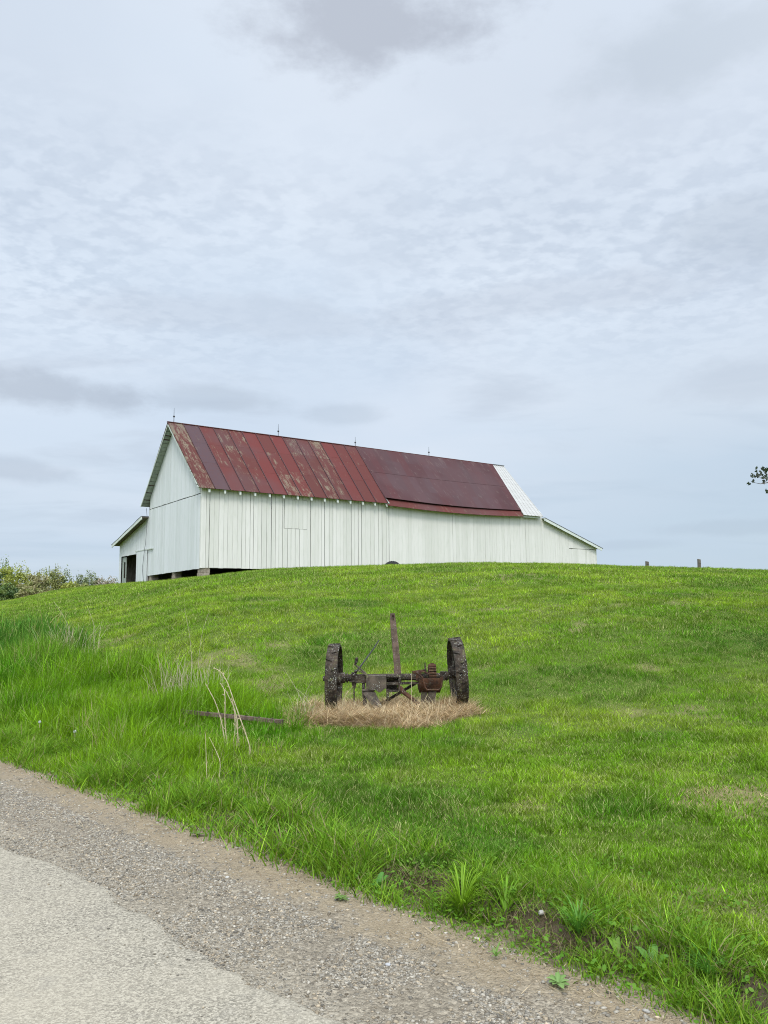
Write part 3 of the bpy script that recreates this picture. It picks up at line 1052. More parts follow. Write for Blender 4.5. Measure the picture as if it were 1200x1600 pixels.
def verge_sampler(n):
    t = rng.uniform(-3, 9, n)
    s = rng.normal(0.12, 0.22, n)
    xy = P0[None] + t[:, None] * RE[None] + s[:, None] * RN[None]
    ok = (vnoise(t, s, 2.2, 121) > 0.45) & (s > -0.45)
    xy = xy[ok]
    return xy[:, 0], xy[:, 1], hz(xy[:, 0], xy[:, 1]) + 0.004


st = tri_mesh('dry_grass', *merge([straw(90000, mat_sampler, 0.06, 0.24, 0.0055), straw(12000, mat_sampler, 0.12, 0.30, 0.0045, 0.6, ((0.36, 0.27, 0.15), (0.58, 0.48, 0.30)))]), M['straw'])
tag(st, 'tan mat of dead dry grass lying round the rusty implement', 'dry grass', kind='stuff')
lt = tri_mesh('grass_litter', *merge([straw(6000, bald_sampler, 0.03, 0.09, 0.004, 0.25), straw(5200, lip_sampler, 0.03, 0.12, 0.0028, 0.5, ((0.075, 0.05, 0.028), (0.26, 0.20, 0.11))), straw(2200, lip_sampler, 0.03, 0.10, 0.0035, 0.9, ((0.10, 0.17, 0.012), (0.18, 0.27, 0.03))), straw(5200, verge_sampler, 0.02, 0.10, 0.0028, 0.15, ((0.17, 0.12, 0.07), (0.42, 0.34, 0.21)))]), M['straw'])
tag(lt, 'dry grass litter on thin lawn and dirt verge', 'dry grass', kind='stuff')

# ------------------------------------------------------------------ the barn
BZ = 3.40
barn = empty('barn', (-10.258, 43.0, BZ), (0, -0.0095, R(35.063)))
tag(barn, 'long white plank barn with a rusty red metal roof on the hilltop', 'barn')
L, W = 27.4, 9.2
EZ, RZ = 4.90, 9.62                        # roof height at the eave edge (y=-0.4) and at the ridge (y=4.6)
SL = (RZ - EZ) / 5.0
NRM = Vector((0, -SL, 1)).normalized()


def roofz(y):
    return EZ + (y + 0.4) * SL if y <= 4.6 else EZ + (9.6 - y) * SL


def shade():
    return (random.uniform(0.0, 1.0), 0, 0)


def boards(mb, a, b, wmin, wmax, gapf, z0f, z1f, plane, thick=0.025, jit=0.004):
    """upright boards between a and b along x (plane 'x': wall in the y=const plane) or y"""
    p = a
    while p < b - 0.02:
        w = min(random.uniform(wmin, wmax), b - p)
        g = gapf(p) if p + w < b - 0.03 else 0.0
        q = p + w - g
        d = random.uniform(-jit, jit)
        za0, zb0, za1, zb1 = z0f(p), z0f(q), z1f(p), z1f(q)
        dj = random.uniform(-0.012, 0.012)
        col = shade()
        if plane[0] == 'x':
            y0 = plane[1] + d
            y1 = y0 + thick
            mb.hexa([(p, y0, za0 + dj), (q, y0, zb0 + dj), (q, y1, zb0 + dj), (p, y1, za0 + dj), (p, y0, za1), (q, y0, zb1), (q, y1, zb1), (p, y1, za1)], col)
        else:
            x0 = plane[1] + d
            x1 = x0 + thick
            mb.hexa([(x0, p, za0 + dj), (x1, p, za0 + dj), (x1, q, zb0 + dj), (x0, q, zb0 + dj), (x0, p, za1), (x1, p, za1), (x1, q, zb1), (x0, q, zb1)], col)
        p += w


def gap_long(x):
    if x < 12.9:
        return random.choice([0.010, 0.016, 0.022, 0.028, 0.034])
    if x < 17.8:
        return random.choice([0.003, 0.004, 0.006])
    return random.choice([0.004, 0.006, 0.009, 0.013, 0.024])


def gap_fine(x):
    return random.choice([0.003, 0.004, 0.006, 0.009, 0.016])


def under(y):
    return roofz(y) - 0.105


HX0, HX1, HZ0, HZ1 = 5.2, 6.8, 2.92, 4.70
wf = MB()
c0 = lambda v: (lambda p: v)
boards(wf, 0.03, HX0, 0.20, 0.36, gap_long, c0(0.44), c0(under(0)), ('x', 0.0))
boards(wf, HX0, HX1, 0.22, 0.34, gap_long, c0(0.44), c0(HZ0 - 0.018), ('x', 0.0))
boards(wf, HX0, HX1, 0.22, 0.34, gap_long, c0(HZ1 + 0.015), c0(under(0)), ('x', 0.0))
boards(wf, HX1, L, 0.20, 0.36, gap_long, c0(0.44), lambda x: under(0) - 0.17 * math.sin(math.pi * min(1, max(0, (x - 12.9) / 12.4))), ('x', 0.0))
wf.build('front_wall', M['white'], barn)
hd = MB()
boards(hd, HX0 + 0.03, HX1 - 0.02, 0.2, 0.3, lambda x: 0.012, c0(HZ0), c0(HZ1), ('x', -0.008), jit=0.002)
hd.build('hatch_door', M['white'], barn)

wg = MB()
SEAM = 4.66
boards(wg, 0.0, W, 0.16, 0.30, gap_fine, lambda y: 0.40 - 0.012 * y, c0(SEAM - 0.02), ('y', 0.0))
wg.build('gable_wall', M['white_gable'], barn)
wu = MB()
for a, b in ((0.22, 4.6), (4.6, W - 0.22)):
    boards(wu, a, b, 0.16, 0.30, gap_fine, c0(SEAM + 0.02), under, ('y', -0.012))
wu.build('gable_peak', M['white_gable'], barn)
cb = MB()
cb.box((-0.035, -0.035, 0.42), (0.10, -0.006, under(0) - 0.02), (0.9, 0, 0))
cb.box((-0.035, -0.004, 0.42), (-0.006, 0.12, under(0) - 0.02), (0.7, 0, 0))
cb.build('corner_board', M['white'], barn)

# hidden sides, so that the inside is dark and the barn is whole
wb = MB()
boards(wb, 0.03, L, 0.25, 0.4, lambda x: 0.0, c0(-0.6), c0(under(W)), ('x', W - 0.02))
wb.build('back_wall', M['timber'], barn)
we = MB()
for a, b in ((0.03, 4.6), (4.6, W - 0.03)):
    boards(we, a, b, 0.25, 0.4, lambda x: 0.003, c0(-0.6), under, ('y', L - 0.03))
we.build('far_gable_wall', M['white'], barn)
fl = MB()
fl.box((0.06, 0.06, 0.63), (L - 0.06, W - 0.06, 0.70))
fl.build('floor', M['timber'], barn)
sb = MB()
sb.box((0.04, 0.035, 0.46), (L - 0.1, 0.24, 0.625))
sb.box((0.035, 0.25, 0.44), (0.24, W - 0.1, 0.622))
sb.build('sill_beam', M['timber'], barn)

for (x, y, w_, d_) in ((0.02, 0.03, 0.55, 0.5), (0.06, 4.3, 0.45, 0.5), (0.06, 8.55, 0.5, 0.45), (4.4, 0.05, 0.5, 0.45), (9.0, 0.05, 0.5, 0.45)):
    pm = MB()
    zz = -0.55
    k_ = 0
    while zz < 0.42:
        hh = min(0.2 + 0.08 * random.random(), 0.44 - zz)
        if hh < 0.04:
            break
        e = random.uniform(-0.02, 0.02)
        pm.box((x - 0.0 + e, y + e, zz), (x + w_ + e, y + d_ - e, zz + hh - 0.008))
        zz += hh
    pm.build('foundation_pier', M['stone'], barn, bevel=0.02)

# roof: the near slope in three kinds of sheet metal


def rp(x, v, off=0.0):
    y = -0.4 + 5.0 * v
    z = EZ + (RZ - EZ) * v
    return Vector((x, y, z)) + NRM * off


def edge(x0, x1):
    return lambda v: x0 + (x1 - x0) * v


XN, X12, X23, XF = edge(-0.30, -0.50), edge(12.6, 13.3), edge(25.05, 26.7), edge(27.1, 27.95)


def slab(mb, p4, n, th, col):
    mb.hexa([p - n * th for p in p4] + list(p4), col)


rr_ = MB()
NP = 14
looks = [(0.25, 0.85, 0.0), (0.15, 0.2, 0.95), (0.75, 0.35, 0.1), (0.4, 0.6, 0.0), (0.55, 0.45, 0.0), (0.95, 0.10, 0.0), (0.6, 0.3, 0.1), (0.85, 0.12, 0.0), (0.3, 0.62, 0.0),
         (0.35, 0.55, 0.1), (0.45, 0.6, 0.0), (0.9, 0.15, 0.0), (0.55, 0.2, 0.2), (0.5, 0.25, 0.3)]
extra = {(0, 2): 0.35, (3, 2): 0.12, (6, 0): 0.62, (7, 0): 0.7, (6, 1): 0.2, (8, 2): 0.25, (9, 0): 0.30, (10, 2): 0.35, (10, 0): 0.05, (2, 1): 0.2, (4, 2): 0.2, (9, 2): 0.15}
splits = [0.0, 0.36, 0.68, 1.0]
for i in range(NP):
    f0, f1 = i / NP, (i + 1) / NP
    xa = lambda v, f=f0: XN(v) + (X12(v) - XN(v)) * f
    xb = lambda v, f=f1: XN(v) + (X12(v) - XN(v)) * f
    r_, g_, b_ = looks[i]
    for j in range(3):
        o1 = random.uniform(-0.05, 0.05) if j < 2 else 0
        o0 = 0 if j == 0 else prev
        v0, v1 = splits[j] + o0, splits[j + 1] + o1
        prev = o1
        up = 0.004 * j
        col = (min(1, max(0, r_ + random.uniform(-0.15, 0.15))), min(1.0, g_ * 0.8 + extra.get((i, j), random.uniform(-0.15, 0.05))), b_ + random.uniform(-0.08, 0.08))
        sag = lambda x: 0.0
        slab(rr_, [rp(xa(v0) + 0.002, v0, up), rp(xb(v0) - 0.002, v0, up), rp(xb(v1) - 0.002, v1, up), rp(xa(v1) + 0.002, v1, up)], NRM, 0.02, col)
    # standing seam
    rr_.bar(rp(xb(0.0), 0.0, 0.028), rp(xb(1.0), 0.998, 0.028), 0.03, 0.06, up=NRM, col=(0.05, 0.0, 0.9))
rr_.bar(rp(XN(0), 0.0, 0.012), rp(XN(1), 0.998, 0.012), 0.035, 0.05, up=NRM, col=(0.3, 0.8, 0.2))
rr_.build('roof_sheeting', M['roof_red'], barn, label='rusty red seamed sheets with grey green worn patches')

# second length: darker sheets laid over the old eave, with a sagging open lower edge
rm = MB()
NS = 20
for i in range(NS):
    f0, f1 = i / NS, (i + 1) / NS
    for j, (v0, v1) in enumerate(((0.075, 0.27), (0.27, 0.53), (0.53, 0.78), (0.78, 1.0))):
        P = []
        for (f, v) in ((f0, v0), (f1, v0), (f1, v1), (f0, v1)):
            x = X12(v) + (X23(v) - X12(v)) * f
            s_ = -0.15 * math.sin(math.pi * min(1, max(0, f * 0.98))) * (1 - v) ** 1.5
            lift = 0.10 * (1 - v) ** 6 * max(0.0, 1 - f * 0.9)
            P.append(rp(x, v, 0.03 + (0.012 if j >= 2 else 0.0) + lift) + Vector((0, 0, s_)))
        sh = 0.5 + 0.35 * math.sin(i * 1.7) * random.random()
        col = (sh, 0.25 + 0.2 * random.random() + (0.2 if j == 3 and random.random() < 0.3 else 0), random.uniform(0.2, 0.75))
        rm_n = NRM
        slab(rm, P, rm_n, 0.02, col)
rm.build('roof_sheeting', M['roof_maroon'], barn, label='darker maroon sheets of the far half of the roof')
es = MB()
NE = 24
for i in range(NE):
    f0, f1 = i / NE, (i + 1) / NE
    P = []
    for (f, v) in ((f0, -0.02), (f1, -0.02), (f1, 0.16), (f0, 0.16)):
        x = X12(v) + (X23(v) - X12(v)) * f
        s_ = -0.15 * math.sin(math.pi * f) * (1 - v) ** 1.5
        P.append(rp(x, v, -0.07) + Vector((0, 0, s_)))
    slab(es, P, NRM, 0.02, (random.uniform(0.3, 0.7), random.uniform(0.2, 0.5), random.uniform(0, 0.4)))
es.build('eave_strip', M['roof_red'], barn)

# third: pale new sheets with ribs
r3 = MB()
P = [rp(X23(v), v, 0.012) if e == 0 else rp(XF(v), v, 0.012) for (e, v) in ((0, -0.01), (1, -0.01), (1, 1.0), (0, 1.0))]
slab(r3, P, NRM, 0.02, None)
for i in range(6):
    f = (i + 0.08) / 5.2
    r3.bar(rp(X23(0) + (XF(0) - X23(0)) * f, -0.01, 0.02), rp(X23(1) + (XF(1) - X23(1)) * f, 0.998, 0.02), 0.05, 0.035, up=NRM)
r3.build('roof_sheeting', M['roof_pale'], barn, label='pale bare metal sheets at the far end of the roof')

# far slope and ridge
rb = MB()
N2 = Vector((0, SL, 1)).normalized()
bp = lambda x, y: Vector((x, y, roofz(y)))
slab(rb, [bp(-0.5, 4.6), bp(27.95, 4.6), bp(27.1, 9.6), bp(-0.42, 9.6)], N2, 0.02, (0.4, 0.4, 0.1))
rb.bar((-0.52, 4.6, RZ + 0.008), (26.7, 4.6, RZ + 0.008), 0.16, 0.05, col=(0.35, 0.45, 0.3))
rb.build('back_roof', M['roof_red'], barn)
rc = MB()
rc.bar((26.72, 4.6, RZ + 0.012), (27.97, 4.6, RZ + 0.012), 0.2, 0.06)
rc.build('ridge_cap', M['roof_grey'], barn)
# deck boards seen from below
dk = MB()
nb = 22
for side in (0, 1):
    for i in range(nb):
        v0, v1 = i / nb + 0.001, (i + 1) / nb - random.choice([0.002, 0.004, 0.012])
        P = []
        for (e, v) in ((0, v0), (1, v0), (1, v1), (0, v1)):
            y = (-0.38 + 4.96 * v) if side == 0 else (9.58 - 4.96 * v)
            x = -0.40 if e == 0 else (12.8 if side == 0 else 27.0)
            P.append(Vector((x, y, roofz(y))) + (NRM if side == 0 else N2) * (-0.024 - 0.002 * (i % 2)))
        slab(dk, P, NRM if side == 0 else N2, 0.028, shade())
dk.build('roof_deck', M['soffit'], barn)
rk = MB()
rk.bar(rp(XN(0) + 0.03, 0.0, -0.10), rp(XN(1) + 0.03, 0.985, -0.10), 0.03, 0.13, up=NRM, col=(0.8, 0, 0))
rk.bar(Vector((-0.45, 9.58, roofz(9.58))) - N2 * 0.07, Vector((-0.45, 4.66, roofz(4.66))) - N2 * 0.07, 0.03, 0.09, up=N2, col=(0.2, 0, 0))
rk.build('rake_board', M['trim'], barn)
for i in range(14):
    x = 0.25 + i * 0.945
    rt = MB()
    a, b = -0.34, 0.0
    rt.hexa([(x, a, roofz(a) - 0.28), (x + 0.11, a, roofz(a) - 0.28), (x + 0.11, b, roofz(b) - 0.27), (x, b, roofz(b) - 0.27),
             (x, a, roofz(a) - 0.085), (x + 0.11, a, roofz(a) - 0.085), (x + 0.11, b, roofz(b) - 0.085), (x, b, roofz(b) - 0.085)], (0.9, 0, 0))
    rt.build('rafter_tail', M['trim'], barn)
fs = MB()
for i in range(20):
    xa, xb = 12.9 + (26.9 - 12.9) * i / 20, 12.9 + (26.9 - 12.9) * (i + 1) / 20
    za, zb = [-0.13 * math.sin(math.pi * min(1, max(0, (x - 12.9) / 12.2))) for x in (xa, xb)]
    fs.hexa([(xa, -0.30, EZ - 0.18 + za), (xb, -0.30, EZ - 0.18 + zb), (xb, -0.26, EZ - 0.18 + zb), (xa, -0.26, EZ - 0.18 + za),
             (xa, -0.30, EZ - 0.05 + za), (xb, -0.30, EZ - 0.05 + zb), (xb, -0.26, EZ - 0.05 + zb), (xa, -0.26, EZ - 0.05 + za)], (0.5, 0, 0))
fs.build('fascia_board', M['trim'], barn)
for x, h in ((-0.10, 0.95), (7.13, 0.86), (13.32, 0.72), (20.09, 0.74)):
    ro = MB()
    ro.tube([(x, 4.6, RZ - 0.02), (x, 4.6, RZ + h * 0.5), (x, 4.6, RZ + h)], [0.028, 0.020, 0.010], 8)
    rod = ro.build('lightning_rod', M['rod'], barn)
    ba = MB()
    zc = RZ + h * 0.42
    ba.tube([(x, 4.6, zc - 0.065), (x, 4.6, zc - 0.045), (x, 4.6, zc), (x, 4.6, zc + 0.045), (x, 4.6, zc + 0.065)], [0.012, 0.05, 0.068, 0.05, 0.012], 12)
    ba.build('ball', M['metal_dark'], rod, smooth=True)

# lean-to behind, open door in its end wall
LY = 15.55
ltop = lambda y: 4.20 + (y - W) * (2.82 - 4.20) / (LY - W)
lw = MB()
DY0, DY1, DZ = 11.32, 15.12, 1.86
gz_ = c0(-0.35)
boards(lw, W + 0.005, DY0, 0.18, 0.3, gap_fine, gz_, lambda y: ltop(y) - 0.07, ('y', 0.0))
boards(lw, DY0, DY1, 0.18, 0.3, gap_fine, c0(DZ), lambda y: ltop(y) - 0.07, ('y', 0.0))
boards(lw, DY1, LY, 0.2, 0.3, gap_fine, gz_, lambda y: ltop(y) - 0.07, ('y', 0.0))
lb = MB()
boards(lb, 0.03, L, 0.3, 0.4, lambda x: 0.0, c0(-0.9), c0(ltop(LY) - 0.09), ('x', LY - 0.03))
boards(lb, W + 0.03, LY - 0.04, 0.3, 0.4, lambda x: 0.0, c0(-0.9), lambda y: ltop(y) - 0.08, ('y', L - 0.03))
lb.build('lean_to_back_wall', M['timber'], barn)
lw.build('lean_to_wall', M['white_gable'], barn)
sd = MB()
boards(sd, W - 0.02, DY0 + 0.02, 0.26, 0.4, lambda x: 0.001, c0(-0.12), c0(1.98), ('y', -0.075), 0.03, 0.0)
sd.build('sliding_door', M['white_gable'], barn)
tr_ = MB()
tr_.box((-0.10, 8.05, 2.00), (-0.035, DY0 + 0.3, 2.06), (0.3, 0, 0))
tr_.build('door_track', M['trim'], barn)
lf = MB()
lf.box((0.10, 14.20, -0.1), (0.14, 14.36, 1.8), (0.4, 0, 0))
lf.box((0.10, 14.80, -0.1), (0.14, 15.10, 1.8), (0.4, 0, 0))
lf.box((0.10, 14.36, 1.45), (0.14, 14.80, 1.8), (0.4, 0, 0))
lf.box((0.10, 14.36, -0.1), (0.14, 14.80, 0.30), (0.4, 0, 0))
lf.build('inner_door', M['soffit'], barn)
for y in (11.75, 13.55):
    po = MB()
    po.box((1.6, y, -0.2), (1.7, y + 0.09, 3.0), (0.5, 0, 0))
    po.build('post', M['soffit'], barn)
ls = MB()
ny_ = [W + 0.01, LY + 0.42]
n3 = Vector((0, (4.20 - 2.82) / (LY - W), 1)).normalized()
lp = lambda x, y, o=0: Vector((x, y, ltop(y))) + n3 * o
NB = 8
for i in range(NB):
    ya, yb = ny_[0] + (ny_[1] - ny_[0]) * i / NB, ny_[0] + (ny_[1] - ny_[0]) * (i + 1) / NB
    wv = [0.02 * math.sin(i * 1.9), 0.02 * math.sin((i + 1) * 1.9)]
    slab(ls, [lp(-0.50, ya, 0.03 + wv[0]), lp(L, ya, 0.03), lp(L, yb, 0.03), lp(-0.50, yb, 0.03 + wv[1])], n3, 0.03, None)
ls.build('lean_to_roof', M['roof_grey'], barn)
ld = MB()
for i in range(14):
    ya, yb = W + 0.02 + (LY + 0.36 - W) * i / 14, W + 0.02 + (LY + 0.36 - W) * (i + 1) / 14 - 0.012
    slab(ld, [lp(-0.44, ya, -0.03), lp(L, ya, -0.03), lp(L, yb, -0.03), lp(-0.44, yb, -0.03)], n3, 0.03, shade())
ld.build('lean_to_deck', M['timber'], barn)
lr = MB()
lr.bar(lp(-0.465, W + 0.03, -0.10), lp(-0.465, LY + 0.38, -0.10), 0.04, 0.20, up=n3, col=(0.9, 0, 0))
lr.build('lean_to_fascia', M['trim'], barn)
ca_ = MB()
ca_.tube([(-0.16, 9.25, 4.75), (-0.12, 9.15, 4.1), (-0.13, 9.2, 3.2), (-0.13, 9.3, 2.5), (-0.15, 9.55, 1.6), (-0.15, 9.75, 0.8), (-0.13, 9.6, 0.1), (-0.1, 9.5, -0.3)], 0.014, 6)
ca_.build('cable', M['metal_dark'], barn)

# shed at the far end, same wall line
SX = 33.65
stop = lambda x: 4.80 + (x - L) * (2.80 - 4.80) / (SX - L)
sw = MB()
boards(sw, L + 0.01, 30.4, 0.2, 0.34, gap_fine, c0(-0.6), lambda x: stop(x) - 0.10, ('x', 0.004))
boards(sw, 30.4, SX, 0.2, 0.34, gap_fine, c0(-0.6), c0(2.55), ('x', 0.004))
boards(sw, 30.4, SX, 0.4, 0.6, lambda x: 0.003, c0(2.585), lambda x: max(2.59, stop(x) - 0.10), ('x', 0.004))
boards(sw, 0.04, W - 0.02, 0.3, 0.4, lambda x: 0.0, c0(-0.9), c0(stop(SX) - 0.12), ('y', SX - 0.03))
boards(sw, L + 0.01, SX, 0.3, 0.4, lambda x: 0.0, c0(-0.9), lambda x: stop(x) - 0.12, ('x', W - 0.03))
sw.build('shed_wall', M['white'], barn)
n4 = Vector(((4.80 - 2.80) / (SX - L), 0, 1)).normalized()
sp_ = lambda x, y, o=0: Vector((x, y, stop(x))) + n4 * o
sr = MB()
slab(sr, [sp_(L + 0.02, -0.34, 0.03), sp_(SX + 0.42, -0.34, 0.03), sp_(SX + 0.42, W + 0.3, 0.03), sp_(L + 0.02, W + 0.3, 0.03)], n4, 0.05, None)
sr.build('shed_roof', M['roof_grey'], barn)
sf = MB()
sf.bar(sp_(L + 0.02, -0.31, -0.125), sp_(SX + 0.34, -0.31, -0.125), 0.04, 0.19, up=n4, col=(0.9, 0, 0))
slab(sf, [sp_(L + 0.02, -0.285, -0.03), sp_(SX + 0.36, -0.285, -0.03), sp_(SX + 0.36, 0.0, -0.03), sp_(L + 0.02, 0.0, -0.03)], n4, 0.03, (0.4, 0, 0))
sf.build('shed_fascia', M['trim'], barn)

# ------------------------------------------------------------------ tyre and fence posts on the crest
def px_at(px, py, y):
    d = ray(px, py)
    k = y / d[1]
    return Vector((d[0] * k, y, EYE + d[2] * k))


tp = px_at(613, 877, 46.2)
ty = MB()
ro_, ri_ = 0.57, 0.30
ty.ring(0, 0, 0, 0, 40, prof=[(-0.17, ro_ - 0.05), (-0.12, ro_), (0.12, ro_), (0.17, ro_ - 0.05), (0.19, ro_ - 0.14), (0.15, ri_), (0.10, ri_ - 0.02), (-0.10, ri_ - 0.02), (-0.15, ri_), (-0.19, ro_ - 0.14)])
for k_ in range(26):
    a = k_ / 26 * 6.283
    for sgn in (-1, 1):
        p0 = Vector((0.02 * sgn, math.cos(a) * (ro_ + 0.008), math.sin(a) * (ro_ + 0.008)))
        p1 = Vector((0.16 * sgn, math.cos(a + 0.16) * (ro_ - 0.02), math.sin(a + 0.16) * (ro_ - 0.02)))
        ty.bar(p0, p1, 0.05, 0.04, up=(0, math.cos(a), math.sin(a)))
tyre = empty('tractor_tyre', (tp.x, tp.y, tp.z - ro_), (0, 0, R(90 - 12)))
tag(tyre, 'black rubber tractor tyre half sunk in the grass against the white wall', 'tyre')
ty.build('tread', M['rubber'], tyre)
tw = MB()
tw.ring(-0.02, 0.02, 0.05, ri_ + 0.01, 32)
tw.build('wheel_disc', M['metal_dark'], tyre)

for (px, py, y, w_, lab) in ((1011, 877, 48.0, 0.19, 'short dark fence post whose tip just clears the crest nearer the barn'),
                             (1092, 873.5, 49.0, 0.18, 'taller dark fence post on the crest farther right from the barn')):
    p = px_at(px, py, y)
    zg = hz1(p.x, p.y)
    h = p.z - zg
    fp = empty('fence_post', (p.x, p.y, zg), (R(1.5), R(-1), R(20)))
    tag(fp, lab, 'fence post', 'fence posts along the crest')
    b_ = MB()
    b_.hexa([(-w_ / 2, -0.08, -0.4), (w_ / 2, -0.08, -0.4), (w_ / 2, 0.08, -0.4), (-w_ / 2, 0.08, -0.4),
             (-w_ / 2 * 0.92, -0.075, h), (w_ / 2 * 0.9, -0.07, h - 0.03), (w_ / 2 * 0.92, 0.075, h - 0.02), (-w_ / 2 * 0.95, 0.07, h + 0.01)])
    post_ = b_.build('post', M['timber'], fp, bevel=0.012)
    st_ = MB()
    st_.bar((-w_ / 2 - 0.006, -0.085, h * 0.75), (w_ / 2 + 0.006, -0.085, h * 0.75), 0.008, 0.01)
    st_.build('wire_staple', M['metal_dark'], post_)

# ------------------------------------------------------------------ the old implement
IZ = hz1(*IMP)
imp = empty('farm_implement', (IMP[0], IMP[1], IZ), (0, 0, IMP_ROT))
tag(imp, 'rusty old two wheeled farm implement standing in dry grass on the lawn', 'farm implement')
AX = 0.475                                 # axle height


def make_wheel(x, tilt, label):
    rad, wid = (0.490 if x < 0 else 0.470), 0.165
    z0 = hz1(IMP[0] + x * math.cos(IMP_ROT), IMP[1] + x * math.sin(IMP_ROT)) - IZ
    w = MB()
    n = 56
    vs, fs = [], []
    prof = [(-wid / 2, rad - 0.008), (-wid / 2 + 0.01, rad), (wid / 2 - 0.01, rad), (wid / 2, rad - 0.008), (wid / 2, rad - 0.030), (wid / 2 - 0.012, rad - 0.018), (-wid / 2 + 0.012, rad - 0.018), (-wid / 2, rad - 0.030)]
    w.ring(0, 0, 0, 0, n, prof=prof)
    w.ring(-0.02, 0.02, rad - 0.035, rad - 0.018, n)
    for k in range(22):                    # slanted cleats on the tread
        a = k / 22 * 6.283
        sg = 1 if k % 2 else -1
        c_ = lambda xx, aa: Vector((xx, math.cos(aa) * (rad + 0.006), math.sin(aa) * (rad + 0.006)))
        w.bar(c_(sg * wid * 0.48, a), c_(sg * wid * -0.02, a + 0.07), 0.022, 0.018, up=(0, math.cos(a), math.sin(a)))
    o = w.build('wheel', M['rust'], imp, label=label)
    o.location = (x, 0, rad - 0.02 + z0)
    o.rotation_euler = (R(10), R(tilt), R(-3.5 if x < 0 else 1.0))
    h = MB()
    h.tube([(-0.13, 0, 0), (-0.10, 0, 0), (-0.095, 0, 0), (0.095, 0, 0), (0.10, 0, 0), (0.13, 0, 0)], [0.045, 0.055, 0.085, 0.085, 0.055, 0.045], 18)
    h.ring(-0.012, 0.012, 0.08, 0.14, 24)
    h.build('hub', M['rust'], o)
    for k in range(8):
        s_ = MB()
        a = k / 8 * 6.283 + 0.2
        sg = 0.05 if k % 2 else -0.05
        s_.bar((sg, math.cos(a) * 0.07, math.sin(a) * 0.07), (0, math.cos(a) * (rad - 0.03), math.sin(a) * (rad - 0.03)), 0.045, 0.014, up=(1, 0, 0))
        s_.build('spoke', M['rust'], o)
    return o


make_wheel(-0.875, 0.5, 'steel cleated wheel at the left end, upright and speckled with lichen')
make_wheel(0.885, -4.5, 'steel cleated wheel at the right end, leaning in at the top')

ax = MB()
ax.tube([(-1.03, 0, AX - 0.01), (-0.99, 0, AX - 0.01), (-0.985, 0, AX - 0.01), (-0.80, 0, AX - 0.01)], [0.035, 0.045, 0.03, 0.03], 12)
ax.tube([(-0.80, 0, AX), (-0.70, 0, AX), (-0.695, 0, AX), (-0.68, 0, AX), (-0.675, 0, AX), (0.30, 0, AX + 0.01), (0.60, 0, AX + 0.02), (0.88, 0, AX + 0.03)], [0.055, 0.055, 0.070, 0.070, 0.050, 0.048, 0.044, 0.040], 12)
ax.tube([(-0.77, -0.0, AX), (-0.72, 0, AX)], 0.075, 14)
ax.tube([(0.70, 0, AX + 0.025), (0.72, 0, AX + 0.025), (0.725, 0, AX + 0.025), (0.76, 0, AX + 0.027)], [0.05, 0.07, 0.07, 0.05], 14)
ax.bar((0.02, -0.03, AX - 0.075), (0.36, -0.03, AX - 0.07), 0.05, 0.035)
ax.box((-0.58, -0.06, AX - 0.07), (-0.40, 0.05, AX + 0.045))
ax.box((0.64, -0.05, AX - 0.04), (0.70, 0.05, AX + 0.085))
ax.bar((-0.66, -0.055, AX - 0.05), (-0.40, -0.055, AX - 0.045), 0.02, 0.018)
ax.build('axle', M['rust'], imp, bevel=0.004)

# weathered wooden or iron tongue standing upright
tg = MB()
N = 9
pts = []
for i in range(N + 1):
    f = i / N
    x = 0.035 - 0.07 * f + 0.006 * math.sin(f * 5)
    y = 0.02 + 0.06 * f
    z = 0.40 + 0.985 * f
    w_ = 0.052 - 0.012 * f + random.uniform(-0.002, 0.002)
    if i == N:
        w_ *= 0.8
    pts.append((x, y, z, w_))
vs = []
for (x, y, z, w_) in pts:
    vs += [(x - w_, y - 0.025, z), (x + w_, y - 0.025, z), (x + w_, y + 0.025, z), (x - w_, y + 0.025, z)]
fs_ = [(3, 2, 1, 0), tuple(N * 4 + k for k in range(4))]
for i in range(N):
    for k in range(4):
        fs_.append((i * 4 + k, i * 4 + (k + 1) % 4, i * 4 + 4 + (k + 1) % 4, i * 4 + 4 + k))
tg.add(vs, fs_)
tongue = tg.build('tongue', M['tongue'], imp, bevel=0.006)
bt = MB()
bt.tube([(-0.034, 0.035, 1.345), (-0.034, 0.05, 1.345)], 0.016, 8)
bt.tube([(-0.030, 0.032, 1.30), (-0.030, 0.045, 1.30)], 0.010, 8)
bt.build('bolt', M['rust_red'], tongue)

# grey box casting with a ragged lower edge
gb = MB()
x0, x1, y0, y1, zt = -0.39, -0.135, -0.16, 0.08, 0.515
bot = [0.33, 0.325, 0.33, 0.335, 0.30, 0.285, 0.30, 0.335, 0.34]
nb_ = len(bot) - 1
vs, fs_ = [], []
for i in range(nb_ + 1):
    x = x0 + (x1 - x0) * i / nb_
    vs += [(x, y0, bot[i]), (x, y0, zt), (x, y0 + 0.025, zt), (x, y0 + 0.025, bot[i])]
for i in range(nb_):
    for k in range(4):
        fs_.append((i * 4 + k, i * 4 + 4 + k, i * 4 + 4 + (k + 1) % 4, i * 4 + (k + 1) % 4))
fs_ += [(0, 1, 2, 3), tuple(nb_ * 4 + k for k in (3, 2, 1, 0))]
gb.add(vs, fs_)
gb.box((x0, y0 + 0.026, zt - 0.03), (x1, y1, zt))
gb.box((x0, y0 + 0.026, 0.34), (x0 + 0.025, y1, zt - 0.031))
gb.box((x0 - 0.03, y0 + 0.01, 0.30), (x0 - 0.002, y0 + 0.05, 0.50))
gb.build('box_casting', M['rust_grey'], imp, bevel=0.005)
